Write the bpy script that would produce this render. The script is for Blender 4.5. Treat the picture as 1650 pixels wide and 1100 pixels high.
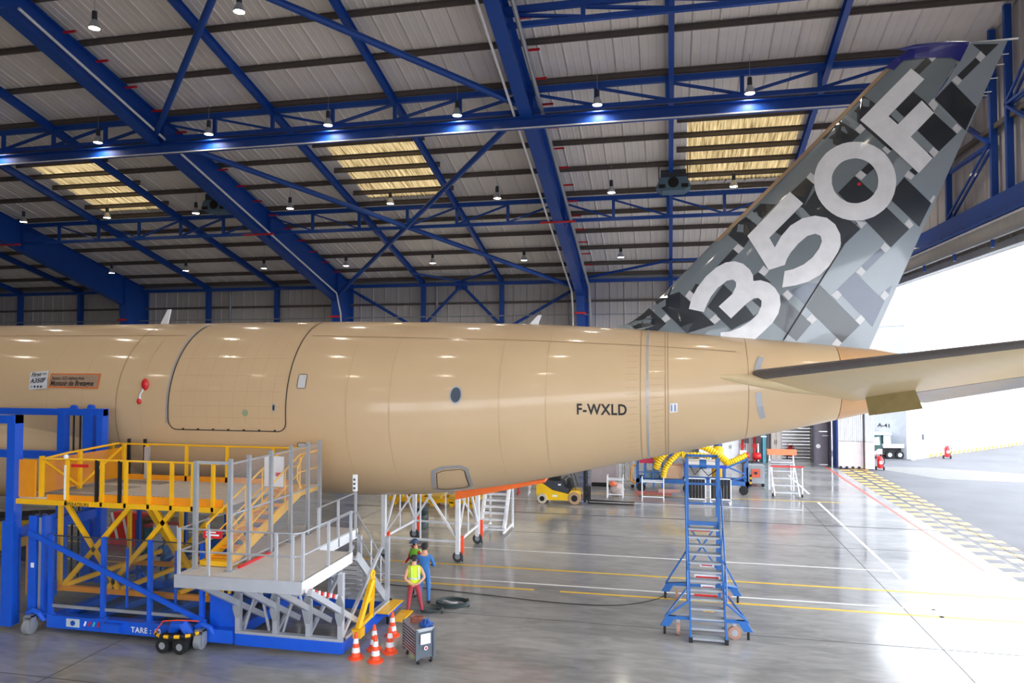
import bpy, bmesh, math, random
from mathutils import Vector, Matrix
random.seed(7)
for o in list(bpy.data.objects): bpy.data.objects.remove(o)
SC = bpy.context.scene
COL = SC.collection
# ------------------------------------------------------------------ camera
cam = bpy.data.cameras.new('camera'); camo = bpy.data.objects.new('camera', cam); COL.objects.link(camo)
camo.location = (0, 0, 7.4); camo.rotation_euler = (math.pi/2 + .0308, 0, .213)
cam.sensor_width = 36; cam.lens = 36*1166/1650; cam.clip_start = .1; cam.clip_end = 900
SC.camera = camo
# ------------------------------------------------------------------ overcast daylight
W = bpy.data.worlds.new('overcast_sky'); SC.world = W; W.use_nodes = True
W.node_tree.nodes['Background'].inputs[0].default_value = (.9, .955, 1.04, 1)
W.node_tree.nodes['Background'].inputs[1].default_value = 4.9
SC.view_settings.view_transform = 'Standard'; SC.view_settings.look = 'None'
SC.view_settings.exposure = 0.52; SC.view_settings.gamma = 1.0; SC.view_settings.use_curve_mapping = False
LAMP_WATTS = 140

# ------------------------------------------------------------------ materials
def lin(c):
    c = c/255
    return c/12.92 if c <= .04045 else ((c+.055)/1.055)**2.4
MATS = {}
def mat(name, rgb, rough=.5, metal=0, coat=0, var=.06, scale=3.0, bump=0, emit=0, coat_rough=.08, spec=.5):
    if name in MATS: return MATS[name]
    m = bpy.data.materials.new(name); m.use_nodes = True; MATS[name] = m
    nt = m.node_tree; b = nt.nodes['Principled BSDF']
    c = [lin(v) for v in rgb]
    b.inputs['Roughness'].default_value = rough; b.inputs['Metallic'].default_value = metal
    b.inputs['Specular IOR Level'].default_value = spec
    b.inputs['Coat Weight'].default_value = coat; b.inputs['Coat Roughness'].default_value = coat_rough
    tc = nt.nodes.new('ShaderNodeTexCoord'); n = nt.nodes.new('ShaderNodeTexNoise')
    n.inputs['Scale'].default_value = scale; n.inputs['Detail'].default_value = 4
    nt.links.new(tc.outputs['Object'], n.inputs['Vector'])
    r = nt.nodes.new('ShaderNodeValToRGB'); r.color_ramp.elements[0].position = .3; r.color_ramp.elements[1].position = .7
    r.color_ramp.elements[0].color = [v*(1-var) for v in c]+[1]; r.color_ramp.elements[1].color = [min(1, v*(1+var)) for v in c]+[1]
    nt.links.new(n.outputs['Fac'], r.inputs['Fac']); nt.links.new(r.outputs['Color'], b.inputs['Base Color'])
    if bump:
        bp = nt.nodes.new('ShaderNodeBump'); bp.inputs['Strength'].default_value = bump; bp.inputs['Distance'].default_value = .02
        nt.links.new(n.outputs['Fac'], bp.inputs['Height']); nt.links.new(bp.outputs['Normal'], b.inputs['Normal'])
    if emit:
        b.inputs['Emission Color'].default_value = c+[1]; b.inputs['Emission Strength'].default_value = emit
    return m
def glassy(name, rgb, mix=.82):
    m = bpy.data.materials.new(name); m.use_nodes = True; nt = m.node_tree; nt.nodes.remove(nt.nodes['Principled BSDF'])
    out = nt.nodes['Material Output']; t = nt.nodes.new('ShaderNodeBsdfTransparent'); g = nt.nodes.new('ShaderNodeBsdfPrincipled')
    g.inputs['Base Color'].default_value = [lin(v) for v in rgb]+[1]; g.inputs['Roughness'].default_value = .08
    x = nt.nodes.new('ShaderNodeMixShader'); x.inputs[0].default_value = 1-mix
    nt.links.new(t.outputs[0], x.inputs[1]); nt.links.new(g.outputs[0], x.inputs[2]); nt.links.new(x.outputs[0], out.inputs[0])
    MATS[name] = m; return m
BLUE = mat('blue_steel_paint', (18, 74, 164), .45, coat=.1)
BLUE2 = mat('bright_blue_paint', (20, 88, 210), .35, coat=.25)
LADBLUE = mat('ladder_blue_paint', (38, 100, 172), .4, coat=.2)
NAVY = mat('navy_fin_cap', (14, 24, 128), .3, coat=.4)
YEL = mat('yellow_paint', (248, 188, 18), .4, coat=.2)
ORA = mat('orange_plastic', (236, 150, 16), .45)
WHITE = mat('white_paint', (236, 238, 242), .4)
ALU = mat('aluminium', (196, 200, 208), .38, .55, var=.04)
GALV = mat('galvanised_steel', (170, 174, 180), .45, .5)
DGREY = mat('dark_grey_plastic', (58, 62, 70), .5)
BLACK = mat('black_rubber', (22, 22, 24), .7)
RED = mat('red_paint', (212, 30, 34), .4, coat=.2)
ORANGE = mat('traffic_orange', (244, 82, 38), .5)
HIVIS = mat('hi_vis_yellow', (206, 240, 40), .7)
GREENVIS = mat('hi_vis_green', (120, 190, 50), .7)
PURLIN = mat('purlin_brown_grey', (108, 100, 95), .6, .3)
ROOFM = mat('roof_sheet', (238, 232, 226), .55, .1, var=.05, scale=.6)
WALLM = mat('wall_cladding', (200, 195, 192), .55, .1, var=.06, scale=.5)
TAN = None
CLEAR = glassy('clear_polycarbonate', (70, 86, 96), .86)

# ------------------------------------------------------------------ mesh builder
class MB:
    def __init__(s): s.v = []; s.f = []
    def add(s, vs, fs):
        n = len(s.v); s.v += [tuple(p) for p in vs]; s.f += [tuple(i+n for i in f) for f in fs]; return s
    def box(s, x0, x1, y0, y1, z0, z1):
        vs = [(x, y, z) for x in (x0, x1) for y in (y0, y1) for z in (z0, z1)]
        return s.add(vs, [(0, 1, 3, 2), (4, 6, 7, 5), (0, 4, 5, 1), (2, 3, 7, 6), (0, 2, 6, 4), (1, 5, 7, 3)])
    def bar(s, p, q, w, h=None, up=(0, 0, 1)):
        h = w if h is None else h
        p = Vector(p); q = Vector(q); d = (q-p).normalized(); u = Vector(up)
        if abs(d.dot(u)) > .97: u = Vector((0, 1, 0)) if abs(d.y) < .9 else Vector((1, 0, 0))
        r = d.cross(u).normalized(); u = r.cross(d)
        c = [(-r*w-u*h)/2, (r*w-u*h)/2, (r*w+u*h)/2, (-r*w+u*h)/2]
        return s.add([p+k for k in c]+[q+k for k in c], [(0, 1, 2, 3), (7, 6, 5, 4)]+[(i, i+4, (i+1) % 4+4, (i+1) % 4) for i in range(4)])
    def path(s, pts, r, n=8, closed=False):
        pts = [Vector(p) for p in pts]; m = len(pts); rings = []; pu = None
        rr = r if isinstance(r, (list, tuple)) else [r]*m
        for i, p in enumerate(pts):
            a = pts[(i-1) % m] if (i or closed) else p; b = pts[(i+1) % m] if (i < m-1 or closed) else p
            d = (b-a).normalized()
            u = pu if pu is not None else (Vector((0, 0, 1)) if abs(d.z) < .9 else Vector((1, 0, 0)))
            x = d.cross(u).normalized(); u = x.cross(d).normalized(); pu = u
            rings.append([p+(x*math.cos(t)+u*math.sin(t))*rr[i] for t in [2*math.pi*k/n for k in range(n)]])
        vs = [v for g in rings for v in g]; fs = []
        for i in range(m if closed else m-1):
            j = (i+1) % m
            fs += [(i*n+k, i*n+(k+1) % n, j*n+(k+1) % n, j*n+k) for k in range(n)]
        if not closed: fs += [tuple(range(n-1, -1, -1)), tuple(range((m-1)*n, m*n))]
        return s.add(vs, fs)
    def tube(s, p, q, r, n=8): return s.path([p, q], r, n)
    def lathe(s, prof, c=(0, 0, 0), n=16, axis='z'):
        vs = []; m = len(prof)
        for r, z in prof:
            for k in range(n):
                t = 2*math.pi*k/n; a, b = r*math.cos(t), r*math.sin(t)
                vs.append((c[0]+a, c[1]+b, c[2]+z) if axis == 'z' else ((c[0]+a, c[1]+z, c[2]+b) if axis == 'y' else (c[0]+z, c[1]+a, c[2]+b)))
        fs = [(i*n+k, i*n+(k+1) % n, (i+1)*n+(k+1) % n, (i+1)*n+k) for i in range(m-1) for k in range(n)]
        fs += [tuple(range(n)), tuple(range((m-1)*n, m*n))]
        return s.add(vs, fs)
    def prism(s, poly, axis, a, b):
        def mk(p, t): return (t, p[0], p[1]) if axis == 'x' else ((p[0], t, p[1]) if axis == 'y' else (p[0], p[1], t))
        n = len(poly)
        return s.add([mk(p, a) for p in poly]+[mk(p, b) for p in poly], [tuple(range(n)), tuple(range(2*n-1, n-1, -1))]+[(i, i+n, (i+1) % n+n, (i+1) % n) for i in range(n)])
    def sphere(s, c, r, n=12, m=8):
        r = r if isinstance(r, (tuple, list)) else (r, r, r); vs = []; fs = []
        for i in range(m+1):
            a = math.pi*i/m
            for k in range(n):
                t = 2*math.pi*k/n; vs.append((c[0]+r[0]*math.sin(a)*math.cos(t), c[1]+r[1]*math.sin(a)*math.sin(t), c[2]+r[2]*math.cos(a)))
        fs = [(i*n+k, i*n+(k+1) % n, (i+1)*n+(k+1) % n, (i+1)*n+k) for i in range(m) for k in range(n)]
        return s.add(vs, fs)
    def loft(s, rings, cap=True):
        n = len(rings[0]); vs = [p for r in rings for p in r]
        fs = [(i*n+k, i*n+(k+1) % n, (i+1)*n+(k+1) % n, (i+1)*n+k) for i in range(len(rings)-1) for k in range(n)]
        if cap: fs += [tuple(range(n-1, -1, -1)), tuple(range((len(rings)-1)*n, len(rings)*n))]
        return s.add(vs, fs)
    def mesh(s, name, m, off=(0, 0, 0), smooth=False, merge=False):
        me = bpy.data.meshes.new(name)
        me.from_pydata([(v[0]-off[0], v[1]-off[1], v[2]-off[2]) for v in s.v], [], s.f)
        bm = bmesh.new(); bm.from_mesh(me)
        if merge: bmesh.ops.remove_doubles(bm, verts=bm.verts, dist=1e-4)
        bmesh.ops.recalc_face_normals(bm, faces=bm.faces); bm.to_mesh(me); bm.free()
        me.materials.append(m)
        if smooth:
            for p in me.polygons: p.use_smooth = True
            try: me.set_sharp_from_angle(angle=math.radians(40))
            except Exception: pass
        me.update(); return me
def link(name, me, parent=None, loc=(0, 0, 0), rot=(0, 0, 0)):
    o = bpy.data.objects.new(name, me); COL.objects.link(o); o.location = loc; o.rotation_euler = rot
    if parent: o.parent = parent
    return o
def thing(name, label, cat, loc=(0, 0, 0), rotz=0, group=None):
    o = link(name, None, None, loc, (0, 0, rotz)); o['label'] = label; o['category'] = cat
    if group: o['group'] = group
    o.empty_display_size = .2
    return o
def tag(o, label, cat, group=None):
    o['label'] = label; o['category'] = cat
    if group: o['group'] = group
    return o
def rootloc(o):
    while o.parent: o = o.parent
    return o.location
def part(parent, name, mb, m, smooth=False, local=False, label=None, merge=False, kind=None):
    o = link(name, mb.mesh(name, m, (0, 0, 0) if local else rootloc(parent), smooth, merge), parent)
    if label: o['label'] = label
    if kind: o['kind'] = kind
    return o
def single(name, mb, m, label, cat, base, smooth=False, group=None):
    o = link(name, mb.mesh(name, m, base, smooth), None, base); return tag(o, label, cat, group)
def struct(name, mb, m, smooth=False, parent=None, base=(0, 0, 0)):
    o = link(name, mb.mesh(name, m, base, smooth), parent, base)
    if parent is None: o['kind'] = 'structure'
    return o
def dup(o, parent=None, loc=None, rotz=None, label=None):
    c = o.copy(); COL.objects.link(c); c.parent = parent
    if loc is not None: c.location = loc
    if rotz is not None: c.rotation_euler = (0, 0, rotz)
    if label: c['label'] = label
    for ch in list(o.children): dup(ch, c)
    return c
def ordinal(n): return ['first', 'second', 'third', 'fourth', 'fifth', 'sixth', 'seventh', 'eighth', 'ninth', 'tenth', 'eleventh'][n]
def tessellate(polys, step=.4):
    """2-D loops (x, z) -> triangulated and cut on a grid; returns MB-like verts and faces"""
    bm = bmesh.new()
    for lp in polys:
        vs = [bm.verts.new((p[0], 0, p[1])) for p in lp]; bm.faces.new(vs)
    bm.normal_update(); bmesh.ops.triangulate(bm, faces=bm.faces, ngon_method='EAR_CLIP')
    xs = [v.co.x for v in bm.verts]; zs = [v.co.z for v in bm.verts]
    for a, b, no in ((min(xs), max(xs), (1, 0, 0)), (min(zs), max(zs), (0, 0, 1))):
        k = a+step
        while k < b:
            bmesh.ops.bisect_plane(bm, geom=bm.verts[:]+bm.edges[:]+bm.faces[:], plane_co=(k*no[0], 0, k*no[2]), plane_no=no); k += step
    bm.verts.index_update(); vs = [(v.co.x, v.co.z) for v in bm.verts]; fs = [tuple(v.index for v in f.verts) for f in bm.faces]; bm.free()
    return vs, fs
def text_loops(txt, size, bold=.012, spacing=1.0, shear=0):
    cu = bpy.data.curves.new('t', 'FONT'); cu.body = txt; cu.size = size; cu.offset = bold*size; cu.space_character = spacing; cu.shear = shear; cu.resolution_u = 3; cu.fill_mode = 'FRONT'
    o = bpy.data.objects.new('t', cu); COL.objects.link(o); dg = bpy.context.evaluated_depsgraph_get()
    me = o.evaluated_get(dg).to_mesh(); vs = [(v.co.x, v.co.y) for v in me.vertices]; fs = [tuple(p.vertices) for p in me.polygons]
    bpy.data.objects.remove(o); return vs, fs
def text_mb(txt, size, place, bold=.012, spacing=1.0, width=None, shear=0):
    vs, fs = text_loops(txt, size, bold, spacing, shear); x0 = min(v[0] for v in vs); x1 = max(v[0] for v in vs)
    k = width/(x1-x0) if width else 1
    return MB().add([place((v[0]-x0)*k, v[1]) for v in vs], fs)

# ================================================================== the building
S = .2676; RY = 24.2; NY = -9.6; BX0, BX1 = -67.6, 13.4
def zr(y): return 14.51+S*(58-y) if y >= RY else 14.51+S*(58-(2*RY-y))
# floor : polished concrete with patchy sheen
def floor_mat():
    m = bpy.data.materials.new('polished_concrete'); m.use_nodes = True; nt = m.node_tree; b = nt.nodes['Principled BSDF']
    tc = nt.nodes.new('ShaderNodeTexCoord'); L = nt.links.new
    def noise(sc, det, dist=0, stretch=(1, 1, 1)):
        mp = nt.nodes.new('ShaderNodeMapping'); mp.inputs['Scale'].default_value = stretch; L(tc.outputs['Object'], mp.inputs['Vector'])
        n = nt.nodes.new('ShaderNodeTexNoise'); n.inputs['Scale'].default_value = sc; n.inputs['Detail'].default_value = det; n.inputs['Distortion'].default_value = dist
        L(mp.outputs[0], n.inputs['Vector']); return n
    n1 = noise(.35, 6, .6, (.6, 1.4, 1)); n2 = noise(2.2, 8, 1.0, (.5, 1.6, 1))
    mx = nt.nodes.new('ShaderNodeMix'); mx.data_type = 'FLOAT'; mx.inputs[0].default_value = .45; L(n1.outputs['Fac'], mx.inputs[2]); L(n2.outputs['Fac'], mx.inputs[3])
    r = nt.nodes.new('ShaderNodeValToRGB'); e = r.color_ramp.elements; e[0].position = .3; e[1].position = .72
    e[0].color = (.18, .178, .174, 1); e[1].color = (.4, .397, .39, 1); L(mx.outputs[0], r.inputs['Fac']); L(r.outputs[0], b.inputs['Base Color'])
    rr = nt.nodes.new('ShaderNodeMapRange'); rr.inputs[1].default_value = .3; rr.inputs[2].default_value = .7; rr.inputs[3].default_value = .06; rr.inputs[4].default_value = .26
    L(n1.outputs['Fac'], rr.inputs[0]); L(rr.outputs[0], b.inputs['Roughness']); b.inputs['Specular IOR Level'].default_value = .5
    return m
floor = struct('floor', MB().box(BX0, 13.25, NY, 62, -.3, 0), floor_mat())
gm = mat('asphalt', (92, 93, 97), .8, var=.12, scale=.4)
ground = struct('ground', MB().box(13.25, 260, -160, 300, -.3, -.005).box(BX0-80, 13.25, 62, 300, -.3, -.005).box(BX0-80, 13.25, -160, NY, -.3, -.005).box(BX0-80, BX0, NY, 62, -.3, -.005), gm)
part(ground, 'concrete_strip', MB().prism([(13.6, 56.6), (17, 51.5), (26, 50.5), (60, 52), (60, 58), (26, 54), (18, 57)], 'z', -.004, .003), mat('pale_concrete', (112, 112, 110), .8, var=.08))
# ceiling: ribbed sheets (each its own piece), purlins, rafters, frames, trusses, braces, skylights
ceiling = link('ceiling', None, None, (0, 0, 0)); ceiling['kind'] = 'structure'
PW = 1.125
def sheet(y0, y1):
    prof = [(0, 0), (.05, -.055), (.1, -.055), (.13, 0), (.4, 0), (.42, -.016), (.47, -.016), (.49, 0), (.76, 0), (.78, -.016), (.83, -.016), (.85, 0), (PW-.012, 0)]
    mb = MB(); n = len(prof)
    vs = [(x, y, zr(y)+.02+z) for y in (y0, y1) for x, z in prof]+[(x, y, zr(y)+.1) for y in (y0, y1) for x in (0, PW-.012)]
    fs = [(i, i+1, n+i+1, n+i) for i in range(n-1)]+[(2*n, 2*n+2, 2*n+3, 2*n+1)]
    return mb.add(vs, fs).mesh('roof_panel', ROOFM)
SKY = [-39.45, -19.2, 1.05]; SY0, SY1 = 37.3, 44.1
sh_full, sh_up, sh_lo = sheet(RY, 58.4), sheet(RY, SY0), sheet(SY1, 58.4)
sn_full, sn_up, sn_lo = sheet(NY-.4, RY), sheet(2*RY-SY0, RY), sheet(NY-.4, 2*RY-SY1)
k = 0
x = -19.2-PW*43
while x < BX1-.05:
    if any(abs(x+PW/2-(s+2.5*PW)) < 2.5*PW for s in SKY): ms = (sh_up, sh_lo, sn_up, sn_lo)
    else: ms = (sh_full, sn_full)
    for m_ in ms: link('roof_panel', m_, ceiling, (x, 0, 0))
    x += PW
def deck(x0, x1, y0, y1):
    vs = [(x, y, zr(y)+h) for h in (.13, .3) for y in (y0, y1) for x in (x0, x1)]
    return struct('roof_deck', MB().add(vs, [(0, 1, 3, 2), (4, 6, 7, 5), (0, 4, 5, 1), (2, 3, 7, 6), (0, 2, 6, 4), (1, 5, 7, 3)]), ROOFM, parent=ceiling)
xe = [BX0-.2]+[v for s in SKY for v in (s, s+5*PW)]+[BX1+.2]
for i in range(len(xe)-1):
    if i % 2 == 0: deck(xe[i], xe[i+1], RY, 58.6); deck(xe[i], xe[i+1], NY-.6, RY)
    else:
        for a, b in ((RY, SY0), (SY1, 58.6), (2*RY-SY0, RY), (NY-.6, 2*RY-SY1)): deck(xe[i], xe[i+1], a, b)
def skylight_mat():
    m = bpy.data.materials.new('aged_translucent_sheet'); m.use_nodes = True; nt = m.node_tree; nt.nodes.remove(nt.nodes['Principled BSDF'])
    tc = nt.nodes.new('ShaderNodeTexCoord'); mp = nt.nodes.new('ShaderNodeMapping'); mp.inputs['Scale'].default_value = (9, .5, .5)
    n = nt.nodes.new('ShaderNodeTexNoise'); n.inputs['Scale'].default_value = 1.2; n.inputs['Detail'].default_value = 5
    r = nt.nodes.new('ShaderNodeValToRGB'); e = r.color_ramp.elements; e[0].position = .32; e[1].position = .68
    e[0].color = (.05, .032, .012, 1); e[1].color = (.2, .145, .07, 1)
    t = nt.nodes.new('ShaderNodeBsdfTranslucent'); L = nt.links.new
    L(tc.outputs['Object'], mp.inputs[0]); L(mp.outputs[0], n.inputs['Vector']); L(n.outputs['Fac'], r.inputs[0]); L(r.outputs[0], t.inputs[0]); L(t.outputs[0], nt.nodes['Material Output'].inputs[0])
    return m
skm = skylight_mat()
def corr(y0, y1):
    vs = []; n = 81
    for y in (y0, y1):
        for i in range(n): vs.append((5*PW*i/(n-1), y, zr(y)+.06+.03*math.cos(i*math.pi/1.5)))
    return MB().add(vs, [(i, i+1, n+i+1, n+i) for i in range(n-1)]).mesh('skylight', skm)
cor_far, cor_near = corr(SY0-.1, SY1+.1), corr(2*RY-SY1-.1, 2*RY-SY0+.1)
for s in SKY:
    link('skylight', cor_far, ceiling, (s, 0, 0)); link('skylight', cor_near, ceiling, (s, 0, 0))
PUR = [25.6, 28.3, 31.0, 33.75, 36.35, 38.95, 41.65, 44.5, 47.1, 49.75, 52.45, 55.3, 57.4]
def purlin(y, x0, x1, name='purlin'):
    z = zr(y); a = math.atan(S)*(-1 if y > RY else 1)
    mb = MB(); c, s_ = math.cos(a), math.sin(a)
    for (u0, u1, w0, w1) in ((-.012, .012, -.26, 0), (-.012, .08, -.26, -.235), (-.08, .012, -.024, 0)):
        poly = [(u0, w0), (u1, w0), (u1, w1), (u0, w1)]
        mb.prism([(y+u*c-w*s_, z-.03+u*s_+w*c) for u, w in poly], 'x', x0, x1)
    return struct(name, mb, PURLIN, parent=ceiling)
for y in PUR:
    purlin(y, BX0, BX1)
    purlin(2*RY-y, BX0, BX1)
for s in SKY:
    for y in (37.55, 40.3, 43.05):
        purlin(y, s-.55, s+5*PW+.55)
def zu(y): return zr(y)-.30          # underside of the purlins
RAFT = [-60.55, -53.8, -40.3, -33.55, -20.05, -13.3, .2, 6.95]
def ibeam(mb, p, q, w, h, t=.03):
    p = Vector(p); q = Vector(q); d = Vector((0, 0, h/2))
    mb.bar(p+d, q+d, w, t); mb.bar(p-d, q-d, w, t); mb.bar(p, q, t, h); return mb
for x in RAFT:
    for ya, yb in ((57.7, RY), (NY+.3, RY)):
        mb = ibeam(MB(), (x, ya, zu(ya)-.2), (x, yb, zu(yb)-.2), .24, .4)
        struct('rafter', mb, BLUE, parent=ceiling)
FR = [-67.3, -47.05, -26.8, -6.55]
def frame_depth(y): return 1.25+max(0, (y-RY))/31*1.15
for fx in FR:
    fr = link('portal_frame', None, ceiling)
    for sgn in (1, -1):
        Yq = lambda y: y if sgn > 0 else 2*RY-y
        top = [(Yq(y), zu(y)) for y in (RY, 40, 57.9)]; bot = [(Yq(y), zu(y)-frame_depth(y)) for y in (55.0, 40, RY)]
        web = top+[(Yq(57.9), 0), (Yq(56.6), 0), (Yq(55.0), 12.0)]+bot
        struct('web', MB().prism(web, 'x', fx-.02, fx+.02), BLUE, parent=fr)
        fl = MB()
        for a, b in zip([(Yq(55.0), 12.0)]+bot[:-1], bot): fl.bar((fx, a[0], a[1]), (fx, b[0], b[1]), .62, .05)
        struct('lower_flange', fl, BLUE, parent=fr)
        struct('upper_flange', MB().bar((fx, top[0][0], top[0][1]), (fx, top[2][0], top[2][1]), .5, .05), BLUE, parent=fr)
        struct('column_flange', MB().bar((fx, Yq(55.0), 12.0), (fx, Yq(56.6), 0), .62, .05).bar((fx, Yq(57.9), 14.2), (fx, Yq(57.9), 0), .62, .05), BLUE, parent=fr)
        for y in (33.8, 44.6, 55.0):
            struct('stiffener', MB().box(fx-.3, fx+.3, Yq(y)-.02, Yq(y)+.02, zu(y)-frame_depth(y), zu(y)), BLUE, parent=fr)
# pale service pipes and red clamps along the frames
for fx, offs in ((-6.55, (-.6, .72)), (-26.8, (.42,)), (-47.05, ())):
    for i, dx in enumerate(offs):
        pts = [(fx+dx, y, zu(y)-frame_depth(y)+(.12 if dx < 0 else .35)) for y in (RY+.5, 33, 44, 54.4)]+[(fx+dx, 55.2, 11.5), (fx+dx, 56.0, 3)]
        struct('service_pipe', MB().path(pts, .065 if dx < 0 or fx < -20 else .1, 8), WHITE if dx < 0 or fx < -20 else GALV, True, ceiling)
    for y in [26.9+1.9*k for k in range(15)]:
        z = zu(y)-frame_depth(y)*.3
        struct('red_clamp', MB().box(fx+.5, fx+1.15, y-.05, y+.05, z, z+.08), RED, parent=ceiling) if fx > -30 else None
    struct('red_band', MB().box(fx-1.1, fx+1.1, 43.5, 43.65, zu(43.5)-frame_depth(43.5)-.12, zu(43.5)-frame_depth(43.5)-.02), RED, parent=ceiling)
    struct('red_band', MB().box(fx-.45, fx+.45, 54.92, 55.0, 11.2, 11.35), RED, parent=ceiling)
# lattice trusses running along the hangar
def truss(y, ztop, zbot, spans, w=.2, runway=None):
    t = link('roof_truss', None, ceiling)
    xa, xb = spans[0][0], spans[-1][1]
    struct('top_chord', MB().box(xa, xb, y-w/2, y+w/2, ztop-.26, ztop), BLUE, parent=t)
    struct('bottom_chord', MB().box(xa, xb, y-w/2, y+w/2, zbot, zbot+.2), BLUE, parent=t)
    for a, b in spans:
        n = 6; st = (b-a)/n
        for i in range(n+1):
            xx = a+st*i
            if 0 < i < n: struct('post', MB().box(xx-.09, xx+.09, y-.07, y+.07, zbot+.2, ztop-.26), BLUE, parent=t)
            if i < n:
                p, q = ((xx+.1, ztop-.3), (xx+st-.1, zbot+.2)) if i < n/2 else ((xx+.1, zbot+.2), (xx+st-.1, ztop-.3))
                mb = MB()
                for dy in (-.07, .07): mb.bar((p[0], y+dy, p[1]), (q[0], y+dy, q[1]), .06, .09)
                struct('diagonal', mb, BLUE, parent=t)
    if runway:
        z0, z1 = runway; mb = MB()
        mb.box(xa, xb, y-.3, y+.1, z0, z0+.05).box(xa, xb, y-.3, y+.1, z1-.05, z1).box(xa, xb, y-.12, y-.08, z0, z1)
        struct('crane_runway', mb, BLUE, parent=t)
        struct('crane_rail', MB().box(xa, xb, y-.32, y-.25, z0-.05, z0), WHITE, parent=t)
    return t
SP = [(-67.3, -47.05), (-47.05, -26.8), (-26.8, -6.55), (-6.55, 13.2)]
truss(33.8, zu(33.8)-.02, 19.4, SP, runway=(18.66, 19.2))
truss(44.65, zu(44.65)-.02, 16.22, SP)
truss(28.55, zu(28.55)-.1, 21.12, [(-6.55, 13.2)])
# round wind braces
def brace(p, q, r=.16):
    struct('wind_brace', MB().tube(p, q, r, 10), BLUE, True, ceiling)
def zb(y): return zu(y)-frame_depth(y)*.75
for x0, x1 in ((-26.8, -6.55),):
    brace((x0+.3, 33.8, zb(33.8)), (x1-.3, 55.2, zb(55))); brace((x1-.3, 33.8, zb(33.8)), (x0+.3, 55.2, zb(55)))
    brace((x1-.3, 33.2, zb(33.2)), (-16.7, 24.4, zb(24.4))); brace((x0+.3, 33.2, zb(33.2)), (-16.7, 24.4, zb(24.4)))
brace((-20.05, 54.5, zu(54.5)-.5), (-16.7, 57.2, 14.2), .08); brace((-13.3, 54.5, zu(54.5)-.5), (-16.7, 57.2, 14.2), .08)
brace((-6.3, 57.0, 14.2), (.2, 53.5, zu(53.5)-.5), .1); brace((.2, 53.5, zu(53.5)-.5), (6.9, 53.5, zu(53.5)-.5), .1)

# ---- back wall
wall_back = link('wall_back', None); wall_back['kind'] = 'structure'
def wsheet(z0, z1):
    prof = [(0, 0), (.05, -.06), (.1, -.06), (.14, 0), (.62, 0), (.64, -.014), (.68, -.014), (.7, 0), (PW-.01, 0)]
    n = len(prof); vs = [(x, y, z) for z in (z0, z1) for x, y in prof]+[(0, .08, z0), (PW-.01, .08, z0), (0, .08, z1), (PW-.01, .08, z1)]
    return MB().add(vs, [(i, i+1, n+i+1, n+i) for i in range(n-1)]+[(2*n, 2*n+1, 2*n+3, 2*n+2)]).mesh('wall_panel', WALLM)
wp, wp_hi, wp_a, wp_b = wsheet(0, 14.6), wsheet(4.2, 14.6), wsheet(0, 4.8), wsheet(8.8, 14.6)
x = BX0; wx0, wx1 = 99, -99
while x < BX1-.3:
    if -26.0 < x < -8.0:
        wx0 = min(wx0, x); wx1 = max(wx1, x+PW)
        link('wall_panel', wp_a, wall_back, (x, 58.1, 0)); link('wall_panel', wp_b, wall_back, (x, 58.1, 0))
    else: link('wall_panel', wp if x < 7.2 else wp_hi, wall_back, (x, 58.1, 0))
    x += PW
for z in (2.5, 9.9, 12.35): struct('girt', MB().box(BX0, BX1 if z > 4 else 8.2, 57.85, 58.02, z, z+.18), PURLIN, parent=wall_back)
struct('eave_beam', MB().box(BX0, BX1, 57.2, 57.5, 13.85, 14.1), BLUE, parent=wall_back)
struct('gutter', MB().box(BX0, BX1, 57.6, 57.95, 14.2, 14.45), GALV, parent=wall_back)
for x in RAFT: struct('wall_post', ibeam(MB(), (x, 57.6, 0), (x, 57.6, 14.3), .3, .3) if 0 else MB().box(x-.16, x+.16, 57.35, 57.8, 0, 14.3), BLUE, parent=wall_back)
for a, b in (((-16.7, 13.9), (-20.0, 10.6)), ((-16.7, 13.9), (-13.4, 10.6)), ((-26.3, 13.6), (-20.3, 10.2)), ((-6.9, 13.6), (-13.0, 10.2)), ((-20.0, 10.6), (-26.3, 4)), ((-13.4, 10.6), (-6.9, 4))):
    struct('wall_brace', MB().tube((a[0], 57.45, a[1]), (b[0], 57.45, b[1]), .12, 8), BLUE, True, wall_back)
struct('gusset', MB().box(-17.2, -16.2, 57.4, 57.5, 13.5, 14.2), BLUE, parent=wall_back)
for x in (-38.2, -18.9): struct('downpipe', MB().tube((x, 57.7, 0), (x, 57.7, 14.3), .12, 8), GALV, True, wall_back)
struct('wall_pipe', MB().tube((BX0, 57.1, 11.3), (6, 57.1, 11.3), .05, 6), GALV, True, wall_back)
struct('wall_backing', MB().box(BX0, wx0, 58.19, 58.3, 0, 14.7).box(wx0, wx1, 58.19, 58.3, 0, 4.8).box(wx0, wx1, 58.19, 58.3, 8.8, 14.7).box(wx1, 8.3, 58.19, 58.3, 0, 14.7).box(8.3, BX1, 58.19, 58.3, 4.2, 14.7), WALLM, parent=wall_back)
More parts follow.
